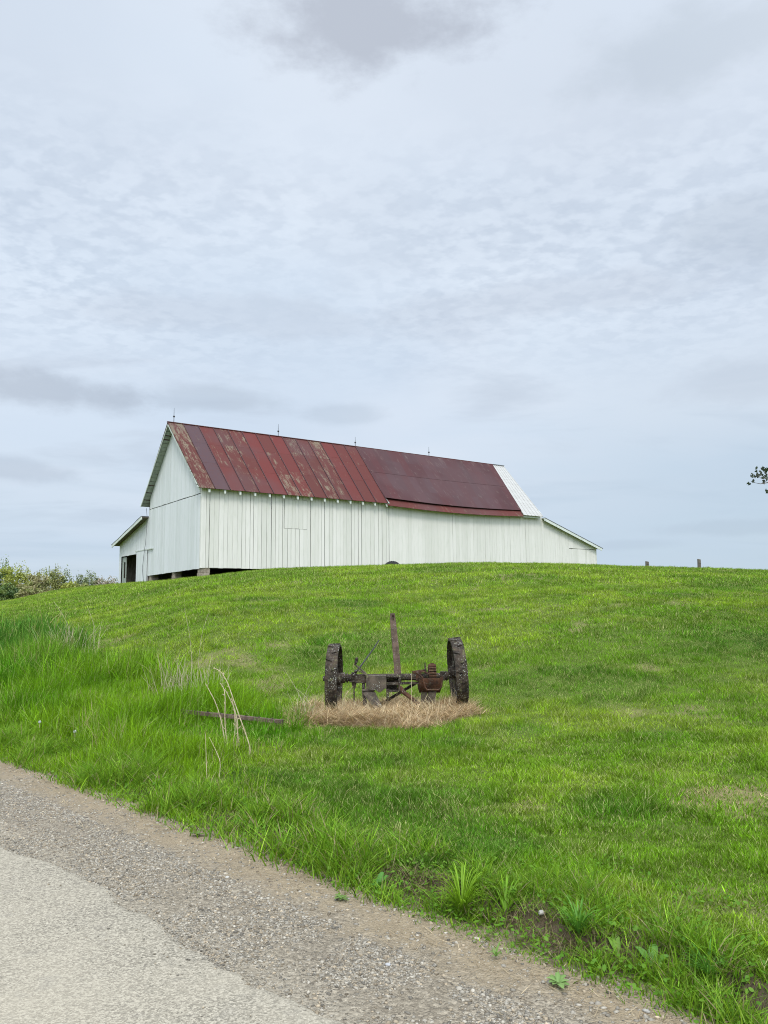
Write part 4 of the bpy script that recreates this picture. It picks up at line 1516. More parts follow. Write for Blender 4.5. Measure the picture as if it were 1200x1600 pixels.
# open frame beside it
fr = MB()
fr.box((-0.132, -0.15, 0.49), (0.035, 0.06, 0.52))
fr.box((-0.132, -0.15, 0.385), (0.035, -0.12, 0.425))
fr.box((-0.130, 0.03, 0.30), (0.033, 0.05, 0.489))
fr.box((0.036, -0.155, 0.30), (0.062, 0.05, 0.518))
fr.box((-0.132, -0.15, 0.29), (0.034, 0.02, 0.315))
fr.hexa([(-0.135, -0.15, 0.20), (-0.10, -0.15, 0.18), (-0.10, -0.10, 0.18), (-0.135, -0.10, 0.20), (-0.14, -0.15, 0.33), (-0.09, -0.15, 0.33), (-0.09, -0.10, 0.33), (-0.14, -0.10, 0.33)])
fr.build('frame', M['rust'], imp, bevel=0.005)
# crossed braces down into the straw
b1 = MB()
b1.bar((0.30, 0.05, 0.40), (-0.26, 0.12, 0.06), 0.05, 0.04)
b1.build('brace', M['rust'], imp, bevel=0.006)
b2 = MB()
b2.tube([(0.05, -0.10, 0.35), (0.10, -0.13, 0.29), (0.25, -0.2, 0.18), (0.42, -0.28, 0.04)], [0.04, 0.033, 0.03, 0.03], 8)
b2.build('brace', M['rust_red'], imp)

# open gear pan on the right
gp_ = MB()
cx, cy, cz = 0.485, -0.03, 0.455
n = 18
vs, fs_ = [], []
for (x, r) in ((cx - 0.165, 0.15), (cx - 0.15, 0.19), (cx + 0.14, 0.19), (cx + 0.155, 0.15)):
    for k in range(n + 1):
        a = math.pi + math.pi * k / n
        vs.append((x, cy + r * math.cos(a), cz + 0.03 + r * math.sin(a) * 1.15))
for i in range(3):
    for k in range(n):
        a_ = i * (n + 1) + k
        fs_.append((a_, a_ + 1, a_ + n + 2, a_ + n + 1))
b0 = len(vs)
vs += [(cx - 0.165, cy, cz + 0.03), (cx + 0.155, cy, cz + 0.03)]
for k in range(n):
    fs_.append((b0, k + 1, k))
    fs_.append((b0 + 1, 3 * (n + 1) + k, 3 * (n + 1) + k + 1))
gp_.add(vs, fs_)
gp_.tube([(cx - 0.21, cy - 0.19, cz + 0.11), (cx - 0.12, cy - 0.20, cz + 0.045), (cx - 0.085, cy - 0.205, cz - 0.09), (cx - 0.06, cy - 0.21, cz - 0.125), (cx + 0.11, cy - 0.21, cz - 0.125), (cx + 0.145, cy - 0.205, cz - 0.09), (cx + 0.16, cy - 0.20, cz + 0.06)], 0.014, 6)
gp_.box((cx - 0.20, cy - 0.05, cz - 0.02), (cx - 0.12, cy + 0.06, cz + 0.11))
pan = gp_.build('gear_pan', M['rust_red'], imp, fix=True)
sm_ = pan.modifiers.new('thickness', 'SOLIDIFY')
sm_.thickness = 0.012
ge = MB()
ge.ring(cx - 0.02, cx + 0.085, 0.03, 0.13, 28, c=(0, cy, cz + 0.06))
for k in range(24):
    a = k / 24 * 6.283
    d_ = Vector((0, math.cos(a), math.sin(a)))
    c_ = Vector((cx + 0.035, cy, cz + 0.06))
    ge.bar(c_ + d_ * 0.12, c_ + d_ * 0.152, 0.10, 0.018, up=(0, -math.sin(a), math.cos(a)))
ge.build('gear', M['rust_red'], imp)
lv = MB()
lv.hexa([(0.415, -0.03, 0.50), (0.45, -0.03, 0.50), (0.45, 0.0, 0.50), (0.415, 0.0, 0.50), (0.412, -0.03, 0.685), (0.425, -0.03, 0.69), (0.425, 0.0, 0.69), (0.412, 0.0, 0.685)])
lv.build('lever_plate', M['rust'], imp)
lv2 = MB()
lv2.hexa([(0.475, -0.06, 0.56), (0.565, -0.06, 0.56), (0.565, 0.0, 0.56), (0.475, 0.0, 0.56), (0.495, -0.05, 0.68), (0.545, -0.05, 0.68), (0.545, -0.02, 0.68), (0.495, -0.02, 0.68)])
lv2.bar((0.24, 0.0, 0.545), (0.42, 0.01, 0.57), 0.06, 0.04)
lv2.tube([(0.30, -0.05, 0.54), (0.36, -0.06, 0.57), (0.44, -0.09, 0.55), (0.47, -0.15, 0.53)], 0.013, 6)
lv2.build('lever_bracket', M['rust_red'], imp, bevel=0.004)
bl_ = MB()
bl_.hexa([(0.36, -0.10, 0.12), (0.46, -0.10, 0.06), (0.46, -0.04, 0.06), (0.36, -0.04, 0.12), (0.35, -0.10, 0.40), (0.44, -0.10, 0.36), (0.44, -0.04, 0.36), (0.35, -0.04, 0.40)])
bl_.hexa([(0.44, -0.12, 0.04), (0.53, -0.12, 0.04), (0.53, -0.06, 0.04), (0.44, -0.06, 0.04), (0.46, -0.12, 0.32), (0.58, -0.12, 0.33), (0.58, -0.06, 0.33), (0.46, -0.06, 0.32)])
bl_.build('pan_bracket', M['rust_grey'], imp, bevel=0.005)

# lever rod, crank and hangers on the left
le = MB()
le.tube([(-0.575, -0.02, 0.52), (-0.55, -0.02, 0.575), (-0.48, -0.01, 0.66), (-0.36, 0.0, 0.82), (-0.30, 0.0, 0.90), (-0.235, 0.0, 1.005)], [0.016, 0.012, 0.011, 0.010, 0.009, 0.008], 8)
le.build('lever_rod', M['metal_dark'], imp)
kn = MB()
kn.tube([(-0.60, -0.02, 0.50), (-0.585, -0.02, 0.54), (-0.575, -0.02, 0.56), (-0.55, -0.02, 0.575)], [0.04, 0.045, 0.03, 0.02], 10)
kn.bar((-0.62, -0.02, 0.50), (-0.54, -0.02, 0.49), 0.06, 0.05)
kn.build('pivot', M['rust'], imp)
cr = MB()
cr.tube([(-0.59, 0.0, 0.67), (-0.57, 0.0, 0.655), (-0.53, -0.02, 0.62), (-0.47, -0.05, 0.575), (-0.415, -0.09, 0.535), (-0.40, -0.12, 0.49)], 0.012, 7)
cr.tube([(-0.545, -0.03, 0.585), (-0.47, -0.06, 0.55), (-0.41, -0.10, 0.51)], 0.010, 7)
crank = cr.build('crank', M['rust_grey'], imp)
gr_ = MB()
gr_.tube([(-0.575, 0.0, 0.66), (-0.565, 0.0, 0.69), (-0.555, 0.0, 0.74), (-0.55, 0.0, 0.76)], [0.014, 0.022, 0.024, 0.014], 8)
gr_.build('grip', M['rust'], crank)
hg = MB()
hg.hexa([(-0.61, -0.03, 0.33), (-0.57, -0.03, 0.33), (-0.57, 0.01, 0.33), (-0.61, 0.01, 0.33), (-0.63, -0.04, 0.445), (-0.55, -0.04, 0.445), (-0.55, 0.02, 0.445), (-0.63, 0.02, 0.445)])
hg.tube([(-0.59, -0.01, 0.34), (-0.59, -0.01, 0.14)], 0.012, 6)
hg.bar((-0.455, -0.03, 0.46), (-0.455, -0.03, 0.28), 0.045, 0.03)
hg.build('hanger', M['rust'], imp)
# broken share hanging by the straw
sh = MB()
sh.hexa([(-0.47, -0.14, 0.29), (-0.30, -0.16, 0.30), (-0.30, -0.12, 0.31), (-0.47, -0.10, 0.30), (-0.475, -0.15, 0.31), (-0.29, -0.19, 0.33), (-0.29, -0.13, 0.345), (-0.475, -0.11, 0.33)])
sh.hexa([(-0.47, -0.17, 0.28), (-0.43, -0.17, 0.30), (-0.22, -0.23, 0.055), (-0.29, -0.23, 0.045), (-0.46, -0.13, 0.28), (-0.30, -0.13, 0.30), (-0.19, -0.20, 0.10), (-0.25, -0.20, 0.07)])
sh.hexa([(-0.43, -0.15, 0.28), (-0.29, -0.17, 0.27), (-0.19, -0.24, 0.08), (-0.24, -0.24, 0.05), (-0.43, -0.12, 0.30), (-0.29, -0.14, 0.29), (-0.19, -0.21, 0.10), (-0.24, -0.21, 0.07)])
sh.bar((-0.455, -0.10, 0.29), (-0.42, -0.10, 0.03), 0.05, 0.05)
sh.build('share', M['rust_grey'], imp, bevel=0.006)

# rusty drilled bar lying in the long grass
bA, bB = at(281, 1127), at(441, 1141)
bA[2] += 0.13
bB[2] += 0.10
br = MB()
mid = (bA + bB) / 2
bar_o = empty('drilled_bar', tuple(mid))
tag(bar_o, 'flat rusty drilled metal bar lying in the long grass left of the implement', 'metal bar')
d_ = Vector(bB - bA)
n_ = 16
side = Vector((-d_.y, d_.x, 0)).normalized() * 0.028
for i in range(n_):
    a, b = Vector(bA - mid) + d_ * (i / n_), Vector(bA - mid) + d_ * ((i + 1) / n_)
    if i % 2 and i < n_ - 1:
        br.bar(a - side * 0.62, b - side * 0.62, 0.024, 0.045)
        br.bar(a + side * 0.62, b + side * 0.62, 0.024, 0.045)
    else:
        br.bar(a, b, 0.060, 0.045)
br.build('bar', M['tongue'], bar_o)
for i in range(0, n_, 2):
    ri = MB()
    p = Vector(bA - mid) + d_ * ((i + 0.5) / n_)
    ri.tube([p + Vector((0, 0, 0.015)), p + Vector((0, 0, 0.034))], 0.013, 8)
    ri.build('rivet', M['rust'], bar_o)

# ------------------------------------------------------------------ dead stalks and tufts
def stalk_plant(name, label, cat, base_px, depth, curves, rad, heads=True, group=None, tufts=0, spread=0.15, hgt=0.5, col=None):
    """curves: list of pixel polylines seen at the given distance; tufts: extra random stems"""
    b = px_at(*base_px, depth)
    zg = hz1(b.x, b.y)
    V = []
    mb = MB()
    for ci, cv in enumerate(curves):
        pts = []
        for i, (px, py) in enumerate(cv):
            p = px_at(px, py, depth + 0.06 * ci - 0.1 + 0.02 * i)
            pts.append(p - Vector((b.x, b.y, zg)))
        p0 = pts[0]
        pts.insert(0, Vector((p0.x * 0.9, p0.y * 0.9, min(p0.z, 0) - 0.03)))
        # smooth
        fine = []
        for i in range(len(pts) - 1):
            for k in range(4):
                fine.append(pts[i].lerp(pts[i + 1], k / 4))
        fine.append(pts[-1])
        for _ in range(2):
            fine = [fine[0]] + [(fine[i - 1] + fine[i] * 2 + fine[i + 1]) / 4 for i in range(1, len(fine) - 1)] + [fine[-1]]
        m = len(fine)
        mb.tube(fine, [rad * (1 - 0.55 * i / m) for i in range(m)], 5)
        if heads:
            for i in range(3, m - 1, 2):
                a = Vector((random.uniform(-1, 1), random.uniform(-1, 1), random.uniform(0.1, 1.2))).normalized()
                e = fine[i] + a * random.uniform(0.02, 0.05)
                mb.tube([fine[i], fine[i].lerp(e, 0.5), e], [rad * 0.5, rad * 0.6, rad * 0.2], 4)
    for _ in range(tufts):
        a = random.uniform(0, 6.283)
        r = spread * math.sqrt(random.random())
        p = Vector((r * math.cos(a), r * math.sin(a), 0))
        p.z = hz1(b.x + p.x, b.y + p.y) - zg - 0.02
        h = hgt * random.uniform(0.4, 1.1)
        ln = Vector((random.gauss(-0.05, 0.28), random.gauss(0, 0.22), 1)) * h
        bd = Vector((random.gauss(0, 0.16), random.gauss(0, 0.12), -0.03)) * h
        mb.tube([p, p + ln * 0.5 + bd * 0.25, p + ln + bd], [rad, rad * 0.75, rad * 0.35], 3)
    o = mb.build(name, col or M['stalk'], None, fix=False)
    o.location = (b.x, b.y, zg)
    return tag(o, label, cat, group)


M['stalk'] = plain_mat('dry_stalk', (0.34, 0.27, 0.15), (0.52, 0.44, 0.28), 30, 0.7, 0.1)
M['stalk_pale'] = plain_mat('bleached_stalk', (0.30, 0.26, 0.16), (0.46, 0.41, 0.27), 30, 0.7, 0.1)
stalk_plant('dead_weed', 'tall bleached weed stalks arching over the drilled bar', 'dead weed', (358, 1176), 8.45,
            [[(392, 1170), (378, 1130), (365, 1094), (356, 1067), (346, 1050), (334, 1043)],
             [(354, 1176), (346, 1125), (336, 1095), (321, 1068)],
             [(356, 1172), (351, 1130), (352, 1090), (350, 1076), (344, 1067)],
             [(374, 1162), (366, 1109), (362, 1090)], [(370, 1165), (372, 1130), (366, 1105), (352, 1078)],
             [(362, 1174), (368, 1140), (366, 1115)]], 0.0072)
stalk_plant('dead_weed', 'lone thin dry stem beside the road grass below the drilled bar', 'dead weed', (323, 1212), 7.4, [[(323, 1208), (322, 1180), (321, 1146)], [(345, 1190), (336, 1170), (327, 1152)]], 0.0045, False)
stalk_plant('dry_grass_tuft', 'broad tuft of pale dry stems where long grass meets the lawn', 'grass tuft', (296, 1048), 12.2, [[(300, 1030), (296, 990), (288, 950)], [(310, 1030), (316, 985), (326, 958)]], 0.0038, False, tufts=110, spread=0.6, hgt=0.62, col=M['stalk_pale'])
stalk_plant('dry_grass_tuft', 'far tuft of leaning dry stems in the dark long grass', 'grass tuft', (112, 1003), 17.0, [[(110, 985), (98, 960), (84, 940)], [(150, 985), (142, 962), (135, 945)]], 0.0050, False, tufts=70, spread=0.6, hgt=0.75, col=M['stalk_pale'])
stalk_plant('dry_grass_tuft', 'thin crossed dry stems at the left rim of the straw mat', 'grass tuft', (480, 1112), 10.6, [[(478, 1108), (465, 1080), (442, 1042)], [(470, 1108), (478, 1080), (494, 1052)], [(488, 1110), (480, 1090), (462, 1075)]], 0.004, False, tufts=16, spread=0.25, hgt=0.45, col=M['stalk_pale'])
stalk_plant('dry_grass_tuft', 'pale fallen stems draped beside the left wheel', 'grass tuft', (548, 1118), 10.75, [[(536, 1122), (534, 1100), (540, 1085), (552, 1072)], [(545, 1120), (536, 1095), (544, 1078)], [(580, 1122), (566, 1106), (556, 1100)]], 0.005, False, tufts=40, spread=0.22, hgt=0.26)
stalk_plant('dry_grass_tuft', 'pale fan of dead stems below the gear pan', 'grass tuft', (672, 1118), 10.75, [[(648, 1130), (658, 1105), (668, 1085)], [(690, 1118), (676, 1105), (664, 1094)], [(643, 1105), (643, 1075), (643, 1052)]], 0.005, False, tufts=55, spread=0.24, hgt=0.24)

# ------------------------------------------------------------------ small plants on the verge
def leafy(name, label, px, py, leaves, col, group=None, cat='weed', jitter=0.15):
    """rosette of strap or oval leaves: (azimuth, length, width, rise)"""
    b = at(px, py)
    V, F, K = [], [], []
    for (az, ln, wd, rise) in leaves:
        n = 6
        base = len(V)
        c = np.array(col) * (1 + random.uniform(-jitter, jitter))
        az += random.uniform(-0.15, 0.15)
        for i in range(n + 1):
            f = i / n
            w = wd * (math.sin(math.pi * (0.12 + 0.88 * f) ** 1.15) ** 0.8 if f < 1 else 0.02) * 0.5
            r_ = ln * f * (1 - 0.25 * rise)
            z = ln * (rise * (f - 0.55 * f * f) * 1.4) + 0.012
            cx_, cy_ = r_ * math.cos(az), r_ * math.sin(az)
            sx_, sy_ = -math.sin(az), math.cos(az)
            wob = 0.08 * w * math.sin(i * 2.1 + az)
            V += [(cx_ - sx_ * w, cy_ - sy_ * w, z + 0.28 * w + wob), (cx_, cy_, z), (cx_ + sx_ * w, cy_ + sy_ * w, z + 0.28 * w - wob)]
            K += [c, c * 1.25, c]
        for i in range(n):
            a = base + i * 3
            F += [(a, a + 1, a + 4, a + 3), (a + 1, a + 2, a + 5, a + 4)]
    o = tri_mesh(name, np.array(V), np.array(F), np.array(K), M['grass'])
    o.location = tuple(b)
    return tag(o, label, cat, group)


def rosette(n, l0, l1, w, r0, r1):
    return [(i / n * 6.283, random.uniform(l0, l1), w * random.uniform(0.8, 1.2), random.uniform(r0, r1)) for i in range(n)]


leafy('rosette_weed', 'pale green flat rosette weed growing alone in the dirt verge', 872, 1543, rosette(9, 0.05, 0.085, 0.027, 0.05, 0.5), (0.17, 0.27, 0.085))
leafy('dock_plant', 'broad upright dock leaves in front of the torn sod', 966, 1502, [(2.0, 0.10, 0.03, 1.0), (0.4, 0.10, 0.032, 0.5), (3.0, 0.08, 0.03, 0.7), (1.4, 0.12, 0.034, 1.1), (5.0, 0.07, 0.028, 0.4)], (0.17, 0.30, 0.045))
leafy('dock_plant', 'cluster of oval dock leaves right of the upright dock', 1020, 1522, [(0.2, 0.11, 0.04, 0.8), (1.0, 0.13, 0.042, 0.9), (2.2, 0.12, 0.04, 0.9), (3.4, 0.1, 0.035, 0.5), (4.6, 0.09, 0.035, 0.5)], (0.12, 0.25, 0.05))
leafy('clover_plant', 'low bushy weed with small rounded leaves in the verge grass', 592, 1392, [(random.uniform(0, 6.28), random.uniform(0.03, 0.10), 0.03, random.uniform(0.3, 1.4)) for _ in range(26)], (0.085, 0.21, 0.04))
leafy('dirt_weed', 'small flat weed on the dirt left of the clover', 533, 1407, rosette(8, 0.03, 0.07, 0.02, 0.02, 0.3), (0.13, 0.21, 0.055))
leafy('dirt_weed', 'small thin grassy sprig on the bare dirt near the loose white stone', 775, 1500, rosette(14, 0.03, 0.065, 0.007, 0.4, 1.2), (0.15, 0.26, 0.06))
leafy('dirt_weed', 'small flat yellowish weed on the dirt farthest up the road', 308, 1308, rosette(12, 0.03, 0.09, 0.018, 0.05, 0.6), (0.14, 0.22, 0.05))
leafy('grass_clump', 'large bright clump of broad grass blades on the sod edge', 722, 1432, [(random.uniform(0, 6.28), random.uniform(0.10, 0.27), 0.006, random.uniform(0.7, 1.6)) for _ in range(130)], (0.18, 0.31, 0.02), cat='grass clump')
leafy('grass_clump', 'smaller clump of arching grass blades right of the large clump', 790, 1438, [(random.gauss(1.2, 1.2), random.uniform(0.08, 0.22), 0.007, random.uniform(0.7, 1.5)) for _ in range(40)], (0.15, 0.29, 0.02), cat='grass clump')
leafy('grass_clump', 'thick tuft of grass where the verge reaches the lower right corner', 1110, 1545, [(random.uniform(0, 6.28), random.uniform(0.07, 0.17), 0.006, random.uniform(0.8, 1.5)) for _ in range(70)], (0.10, 0.25, 0.035), cat='grass clump')
leafy('grass_clump', 'tuft of fine grass left of the upright dock', 905, 1478, [(random.uniform(0, 6.28), random.uniform(0.08, 0.17), 0.006, random.uniform(0.9, 1.5)) for _ in range(70)], (0.11, 0.26, 0.035), cat='grass clump')

for (px, py, lab) in ((62, 1128, 'white dandelion clock near the left edge of the long grass'), (117, 1143, 'white dandelion clock right of another in the long grass')):
    b = at(px, py + 22)
    dn = empty('dandelion', tuple(b))
    tag(dn, lab, 'dandelion', 'dandelion clocks in the long grass')
    top = px_at(px, py, b[1])
    e = Vector((top.x - b[0], 0.0, top.z - b[2]))
    s_ = MB()
    s_.tube([(0, 0, -0.02), (e.x * 0.4, 0, e.z * 0.5), tuple(e)], 0.003, 6)
    s_.build('stem', M['stalk'], dn)
    V, K = [], []
    mb = MB()
    for k in range(110):
        v = Vector((random.gauss(0, 1), random.gauss(0, 1), random.gauss(0, 1))).normalized()
        mb.bar(e + v * 0.003, e + v * 0.016, 0.0014)
        mb.bar(e + v * 0.016, e + v * 0.017, 0.005)
    mb.build('seed_head', M['trim'], dn)

# a few larger loose stones
def stone(px, py, r, label, col):
    b = at(px, py)
    bm = bmesh.new()
    bmesh.ops.create_icosphere(bm, subdivisions=3, radius=r)
    ax_ = [random.uniform(1.0, 1.4), random.uniform(0.7, 0.95), random.uniform(0.5, 0.7)]
    sd_ = random.random() * 50
    for v in bm.verts:
        n = v.co.normalized()
        k = 1 + 0.28 * (float(fbm(n.x + sd_, n.y + n.z, 1.7, 131)) - 0.5)
        v.co = Vector((v.co.x * ax_[0], v.co.y * ax_[1], v.co.z * ax_[2])) * k
    me = bpy.data.meshes.new('stone')
    bm.to_mesh(me)
    bm.free()
    for p in me.polygons:
        p.use_smooth = True
    me.materials.append(plain_mat('stone_surface', tuple(np.array(col) * 0.8), col, 40, 0.8, 0.4))
    o = bpy.data.objects.new('stone', me)
    C.objects.link(o)
    o.location = (b[0], b[1], b[2] + r * 0.3)
    o.rotation_euler = (0.1, 0.1, random.uniform(0, 3))
    return tag(o, label, 'stone')


stone(745, 1469, 0.013, 'smooth cream stone on the dirt below the large grass clump', (0.50, 0.45, 0.36))
stone(846, 1432, 0.017, 'white stone lodged in the torn sod edge', (0.42, 0.40, 0.35))
stone(606, 1509, 0.011, 'small blue grey stone at the edge of the gravel', (0.40, 0.40, 0.40))
stone(1010, 1583, 0.013, 'grey stone among the dirt near the lower right corner', (0.36, 0.34, 0.30))
stone(355, 1373, 0.013, 'whitish stone alone on the grey gravel', (0.46, 0.44, 0.39))

# ------------------------------------------------------------------ trees
def make_tree(name, label, x, y, top, rx, leafcols, nclump, nleaf, size, group=None, crown0=0.25, sparse=1.0, limbs=7, trunk_r=0.16, keep=None, seed=0, ry=None, soft=False):
    rg = np.random.default_rng(seed + 100)
    rd = random.Random(seed)
    zg = hz1(x, y)
    h = top - zg
    ry = ry or rx
    o = empty(name, (x, y, zg))
    tag(o, label, 'tree', group)
    tk = MB()
    lean = rd.uniform(-0.04, 0.04) * h
    ax_ = lambda f: Vector((lean * f + 0.08 * math.sin(5 * f + seed), 0.05 * math.sin(4 * f), h * f))
    tk.tube([ax_(f) - Vector((0, 0, 0.3 if f == 0 else 0)) for f in (0, 0.12, 0.3, 0.5, 0.7, 0.9)], [trunk_r * k for k in (1.25, 1.0, 0.8, 0.6, 0.35, 0.12)], 9)
    tips = []
    for i in range(limbs):
        f = crown0 + (0.85 - crown0) * (i + rd.random() * 0.6) / limbs
        a = i * 2.4 + rd.random()
        reach = rx * (0.55 + 0.5 * rd.random()) * (1 - 0.35 * max(0, f - 0.5) * 2)
        p0 = ax_(f)
        p1 = p0 + Vector((math.cos(a) * reach * 0.5, math.sin(a) * reach * 0.5 * ry / rx, 0.10 * h))
        p2 = p0 + Vector((math.cos(a) * reach, math.sin(a) * reach * ry / rx, (0.12 + 0.12 * rd.random()) * h))
        r0 = trunk_r * 0.5 * (1 - 0.6 * f)
        if keep is None or keep(p2 + Vector((x, y, zg))):
            tk.tube([p0, p1, p2], [r0, r0 * 0.65, r0 * 0.25], 6)
            tips.append(p2)
            for _ in range(3):
                q = p1.lerp(p2, rd.uniform(0.2, 1))
                e = q + Vector((rd.uniform(-1, 1), rd.uniform(-1, 1), rd.uniform(0.1, 1))) * 0.28 * rx
                if keep is None or keep(e + Vector((x, y, zg))):
                    tk.tube([q, e], [r0 * 0.3, r0 * 0.1], 5)
                    tips.append(e)
    tk.build('trunk', M['bark'], o, smooth=True)
    cc = []
    for i in range(nclump):
        if i < len(tips) and rd.random() < 0.9:
            c = np.array(tips[i])
        else:
            u = rg.normal(size=3)
            u /= np.linalg.norm(u)
            r = rg.random() ** 0.45
            c = np.array([lean * 0.6, 0, h * (crown0 + (1 - crown0) * 0.5)]) + u * r * np.array([rx, ry, h * (1 - crown0) * 0.5])
        cc.append(c)
    cc = np.array(cc)
    Vs, Fs, Ks = [], [], []
    pts = []
    kol = []
    for c in cc:
        m = int(nleaf * rg.uniform(0.5, 1.4))
        rad = rx * rg.uniform(0.22, 0.42) * sparse
        d = rg.normal(size=(m, 3))
        d /= np.linalg.norm(d, axis=1)[:, None]
        pts.append(c + d * (rad * rg.random(m) ** 0.4)[:, None] * np.array([1.15, 1.15, 0.8]))
        base = np.array(leafcols[rg.integers(len(leafcols))])
        kol.append(base[None] * np.exp(rg.normal(0, 0.2, (m, 1))))
    if soft:
        m = nclump * nleaf
        d = rg.normal(size=(m, 3))
        d /= np.linalg.norm(d, axis=1)[:, None]
        q = d * (rg.random(m) ** 0.42)[:, None]
        cz = h * (crown0 + (1 - crown0) * 0.5)
        e = np.array([rx, ry, h * (1 - crown0) * 0.52])
        lump = fbm(np.arctan2(d[:, 1], d[:, 0]) * 2.2 + seed, d[:, 2] * 3.0, 1.6, 150 + seed)
        k_ = 0.62 + 0.75 * lump
        q = q * k_[:, None]
        carve = fbm(q[:, 0] * 4 + q[:, 1] * 2, q[:, 2] * 5 - q[:, 1] * 2, 1.0, 160 + seed) > 0.40
        q = q[carve]
        pts.append(q * e + np.array([lean * 0.6, 0, cz]))
        base = np.array(leafcols)[np.clip((fbm(q[:, 0] * 3, q[:, 2] * 3, 1.0, 170 + seed) * 1.6 - 0.3) * len(leafcols), 0, len(leafcols) - 1).astype(int)]
        kol.append(base * np.exp(rg.normal(0, 0.25, (len(q), 1))))
    pts = np.concatenate(pts)
    kol = np.concatenate(kol)
    ok = pts[:, 2] > 0.04 * h
    if keep is not None:
        ok &= np.array([keep(Vector(p) + Vector((x, y, zg))) for p in pts])
    pts, kol = pts[ok], kol[ok]
    m = len(pts)
    u = rg.normal(size=(m, 3))
    u /= np.linalg.norm(u, axis=1)[:, None]
    w = np.cross(u, rg.normal(size=(m, 3)))
    w /= np.linalg.norm(w, axis=1)[:, None]
    s = size * rg.uniform(0.6, 1.3, m)[:, None]
    V = np.stack([pts - u * s, pts + w * s * 0.55, pts + u * s, pts - w * s * 0.55], 1).reshape(-1, 3)
    F = np.arange(m)[:, None] * 4 + np.arange(4)[None]
    tri_mesh('crown', V, F, np.repeat(kol, 4, 0), M['leaf'], o)
    return o


YG = [(0.30, 0.33, 0.06), (0.36, 0.38, 0.08), (0.22, 0.26, 0.05)]
DG = [(0.14, 0.21, 0.06), (0.19, 0.25, 0.07), (0.09, 0.15, 0.05)]
OL = [(0.29, 0.29, 0.10), (0.33, 0.34, 0.12), (0.22, 0.25, 0.08)]
TN = [(0.33, 0.29, 0.15), (0.30, 0.28, 0.13), (0.26, 0.28, 0.10)]
PK = [(0.42, 0.36, 0.30), (0.36, 0.32, 0.24), (0.25, 0.26, 0.13)]
GG = [(0.23, 0.27, 0.15), (0.28, 0.31, 0.20), (0.18, 0.22, 0.11)]
TREES = [  # px centre, px top, distance, half width px, colours, crown base, sparseness, label
    (4, 874, 118, 16, DG, 0.2, 0.8, 'tall dark green tree at the left edge of the far row'),
    (32, 884, 112, 24, YG, 0.1, 1.1, 'big round yellow green tree second in the far row'),
    (-42, 868, 125, 34, YG, 0.1, 1.0, 'yellow green tree standing outside the left end of the far row'),
    (14, 912, 100, 16, DG, 0.05, 1.1, 'low dark green bush tree in front of the yellow green tree'),
    (62, 897, 108, 16, TN, 0.1, 0.9, 'tan budding tree between the yellow green and olive trees'),
    (72, 889, 122, 14, OL, 0.1, 0.75, 'olive tree with thin twiggy top in the middle of the far row'),
    (87, 886, 112, 11, OL, 0.1, 0.7, 'narrow olive tree with a pointed top in the middle of the far row'),
    (104, 893, 116, 13, GG, 0.1, 0.75, 'pale grey green open tree right of the pointed olive tree'),
    (50, 916, 97, 18, TN, 0.05, 1.0, 'low brownish tree along the foot of the far row'),
    (112, 910, 100, 14, YG, 0.05, 1.0, 'low yellow green tree at the foot of the open tree'),
    (123, 898, 114, 10, GG, 0.1, 0.7, 'thin grey green tree with sparse top before the round one'),
    (144, 894, 120, 15, GG, 0.1, 0.9, 'round grey green tree near the barn end of the far row'),
    (158, 904, 112, 12, PK, 0.1, 0.9, 'small brownish pink budding tree beside the round grey green tree'),
    (177, 903, 115, 14, PK, 0.1, 0.9, 'pinkish white blossoming tree next to the barn lean-to'),
    (136, 912, 98, 12, OL, 0.05, 1.0, 'low olive tree below the round grey green tree')]
for i, (px, py, dist, hw, cols, c0_, sp, lab) in enumerate(TREES):
    p = px_at(px, py, dist)
    rx = hw * dist / 1200 * 1.05
    make_tree('deciduous_tree', lab, p.x, p.y, p.z, rx, cols, 40, int(130 * sp), 0.125, 'trees in the far row beyond the hill', c0_, 0.8 * sp, 12, 0.12, seed=i, soft=True)

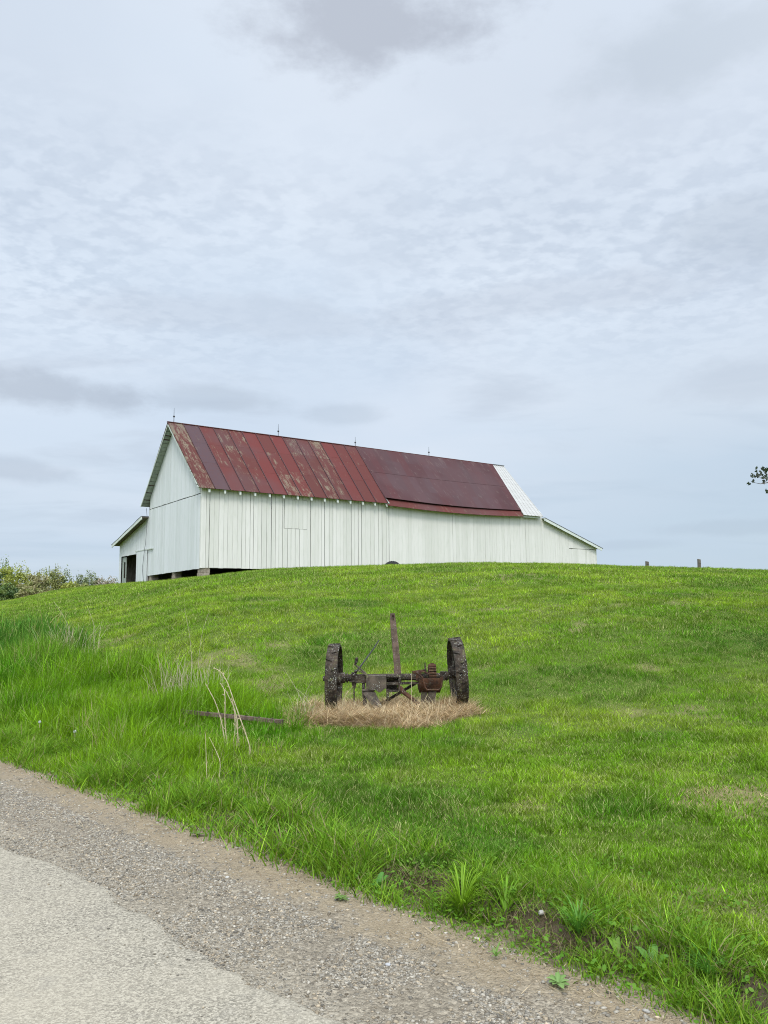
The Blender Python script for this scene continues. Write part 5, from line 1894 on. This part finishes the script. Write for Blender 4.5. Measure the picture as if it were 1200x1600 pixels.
# tree just outside the right of the view; one of its branches reaches in
RT = make_tree('deciduous_tree', 'leafy branch tip of a tree standing outside the right edge of the view', 11.0, 14.8, 7.6, 2.5,
               [(0.035, 0.055, 0.022), (0.05, 0.075, 0.028)], 60, 190, 0.055, None, 0.35, 1.0, 10, 0.17, keep=lambda p: p.x / p.y > 0.535, seed=77)
zg = hz1(11.0, 14.8)
org = Vector((11.0, 14.8, zg))
tw_ = MB()
P_ = lambda px, py, d=14.3: px_at(px, py, d) - org
tw_.tube([Vector((0.1, 0, 3.0)), Vector((-1.3, -0.3, 2.75)) + Vector((0, 0, 0.2)), P_(1262, 757, 14.5), P_(1222, 756), P_(1200, 754), P_(1188, 756), P_(1178, 754)], [0.05, 0.035, 0.022, 0.013, 0.009, 0.006, 0.003], 7)
tw_.tube([P_(1222, 756), P_(1204, 748), P_(1190, 748), P_(1181, 741)], [0.010, 0.007, 0.005, 0.003], 5)
tw_.tube([P_(1204, 748), P_(1196, 738), P_(1192, 732)], [0.006, 0.004, 0.002], 5)
tw_.tube([P_(1230, 757), P_(1210, 764), P_(1198, 768)], [0.010, 0.006, 0.003], 5)
tw_.build('branch', M['bark'], RT)
V, F, K = [], [], []
spots = [(1181, 732), (1182, 736), (1175, 745), (1175, 741), (1170, 755), (1177, 753), (1191, 733), (1194, 731), (1188, 737), (1185, 741), (1187, 744), (1191, 742), (1196, 740), (1197, 736), (1193, 747),
         (1198, 749), (1193, 753), (1200, 746), (1197, 766), (1199, 769), (1200, 733), (1204, 740), (1207, 735), (1210, 745), (1206, 752), (1214, 750), (1212, 738), (1205, 765), (1212, 768), (1218, 758), (1220, 745), (1225, 740), (1230, 750), (1236, 745), (1240, 755), (1228, 765), (1184, 745), (1179, 744), (1189, 739), (1195, 744)]
for (px, py) in spots:
    for _ in range(3):
        c = P_(px + random.gauss(0, 1), py + random.gauss(0, 1), 14.3 + random.uniform(-0.12, 0.12))
        u = Vector((random.gauss(0, 1), random.gauss(0, 0.6), random.gauss(0, 1))).normalized() * random.uniform(0.028, 0.05)
        w = u.cross(Vector((random.gauss(0, 0.4), 1, random.gauss(0, 0.4)))).normalized() * u.length * 0.5
        b = len(V)
        V += [c - u, c + w - u * 0.2, c + u, c - w - u * 0.2]
        F.append((b, b + 1, b + 2, b + 3))
        g = random.uniform(0.7, 1.3)
        K += [(0.03 * g, 0.045 * g, 0.022 * g)] * 4
tri_mesh('branch_leaves', np.array([tuple(v) for v in V]), np.array(F), np.array(K), M['leaf'], RT)
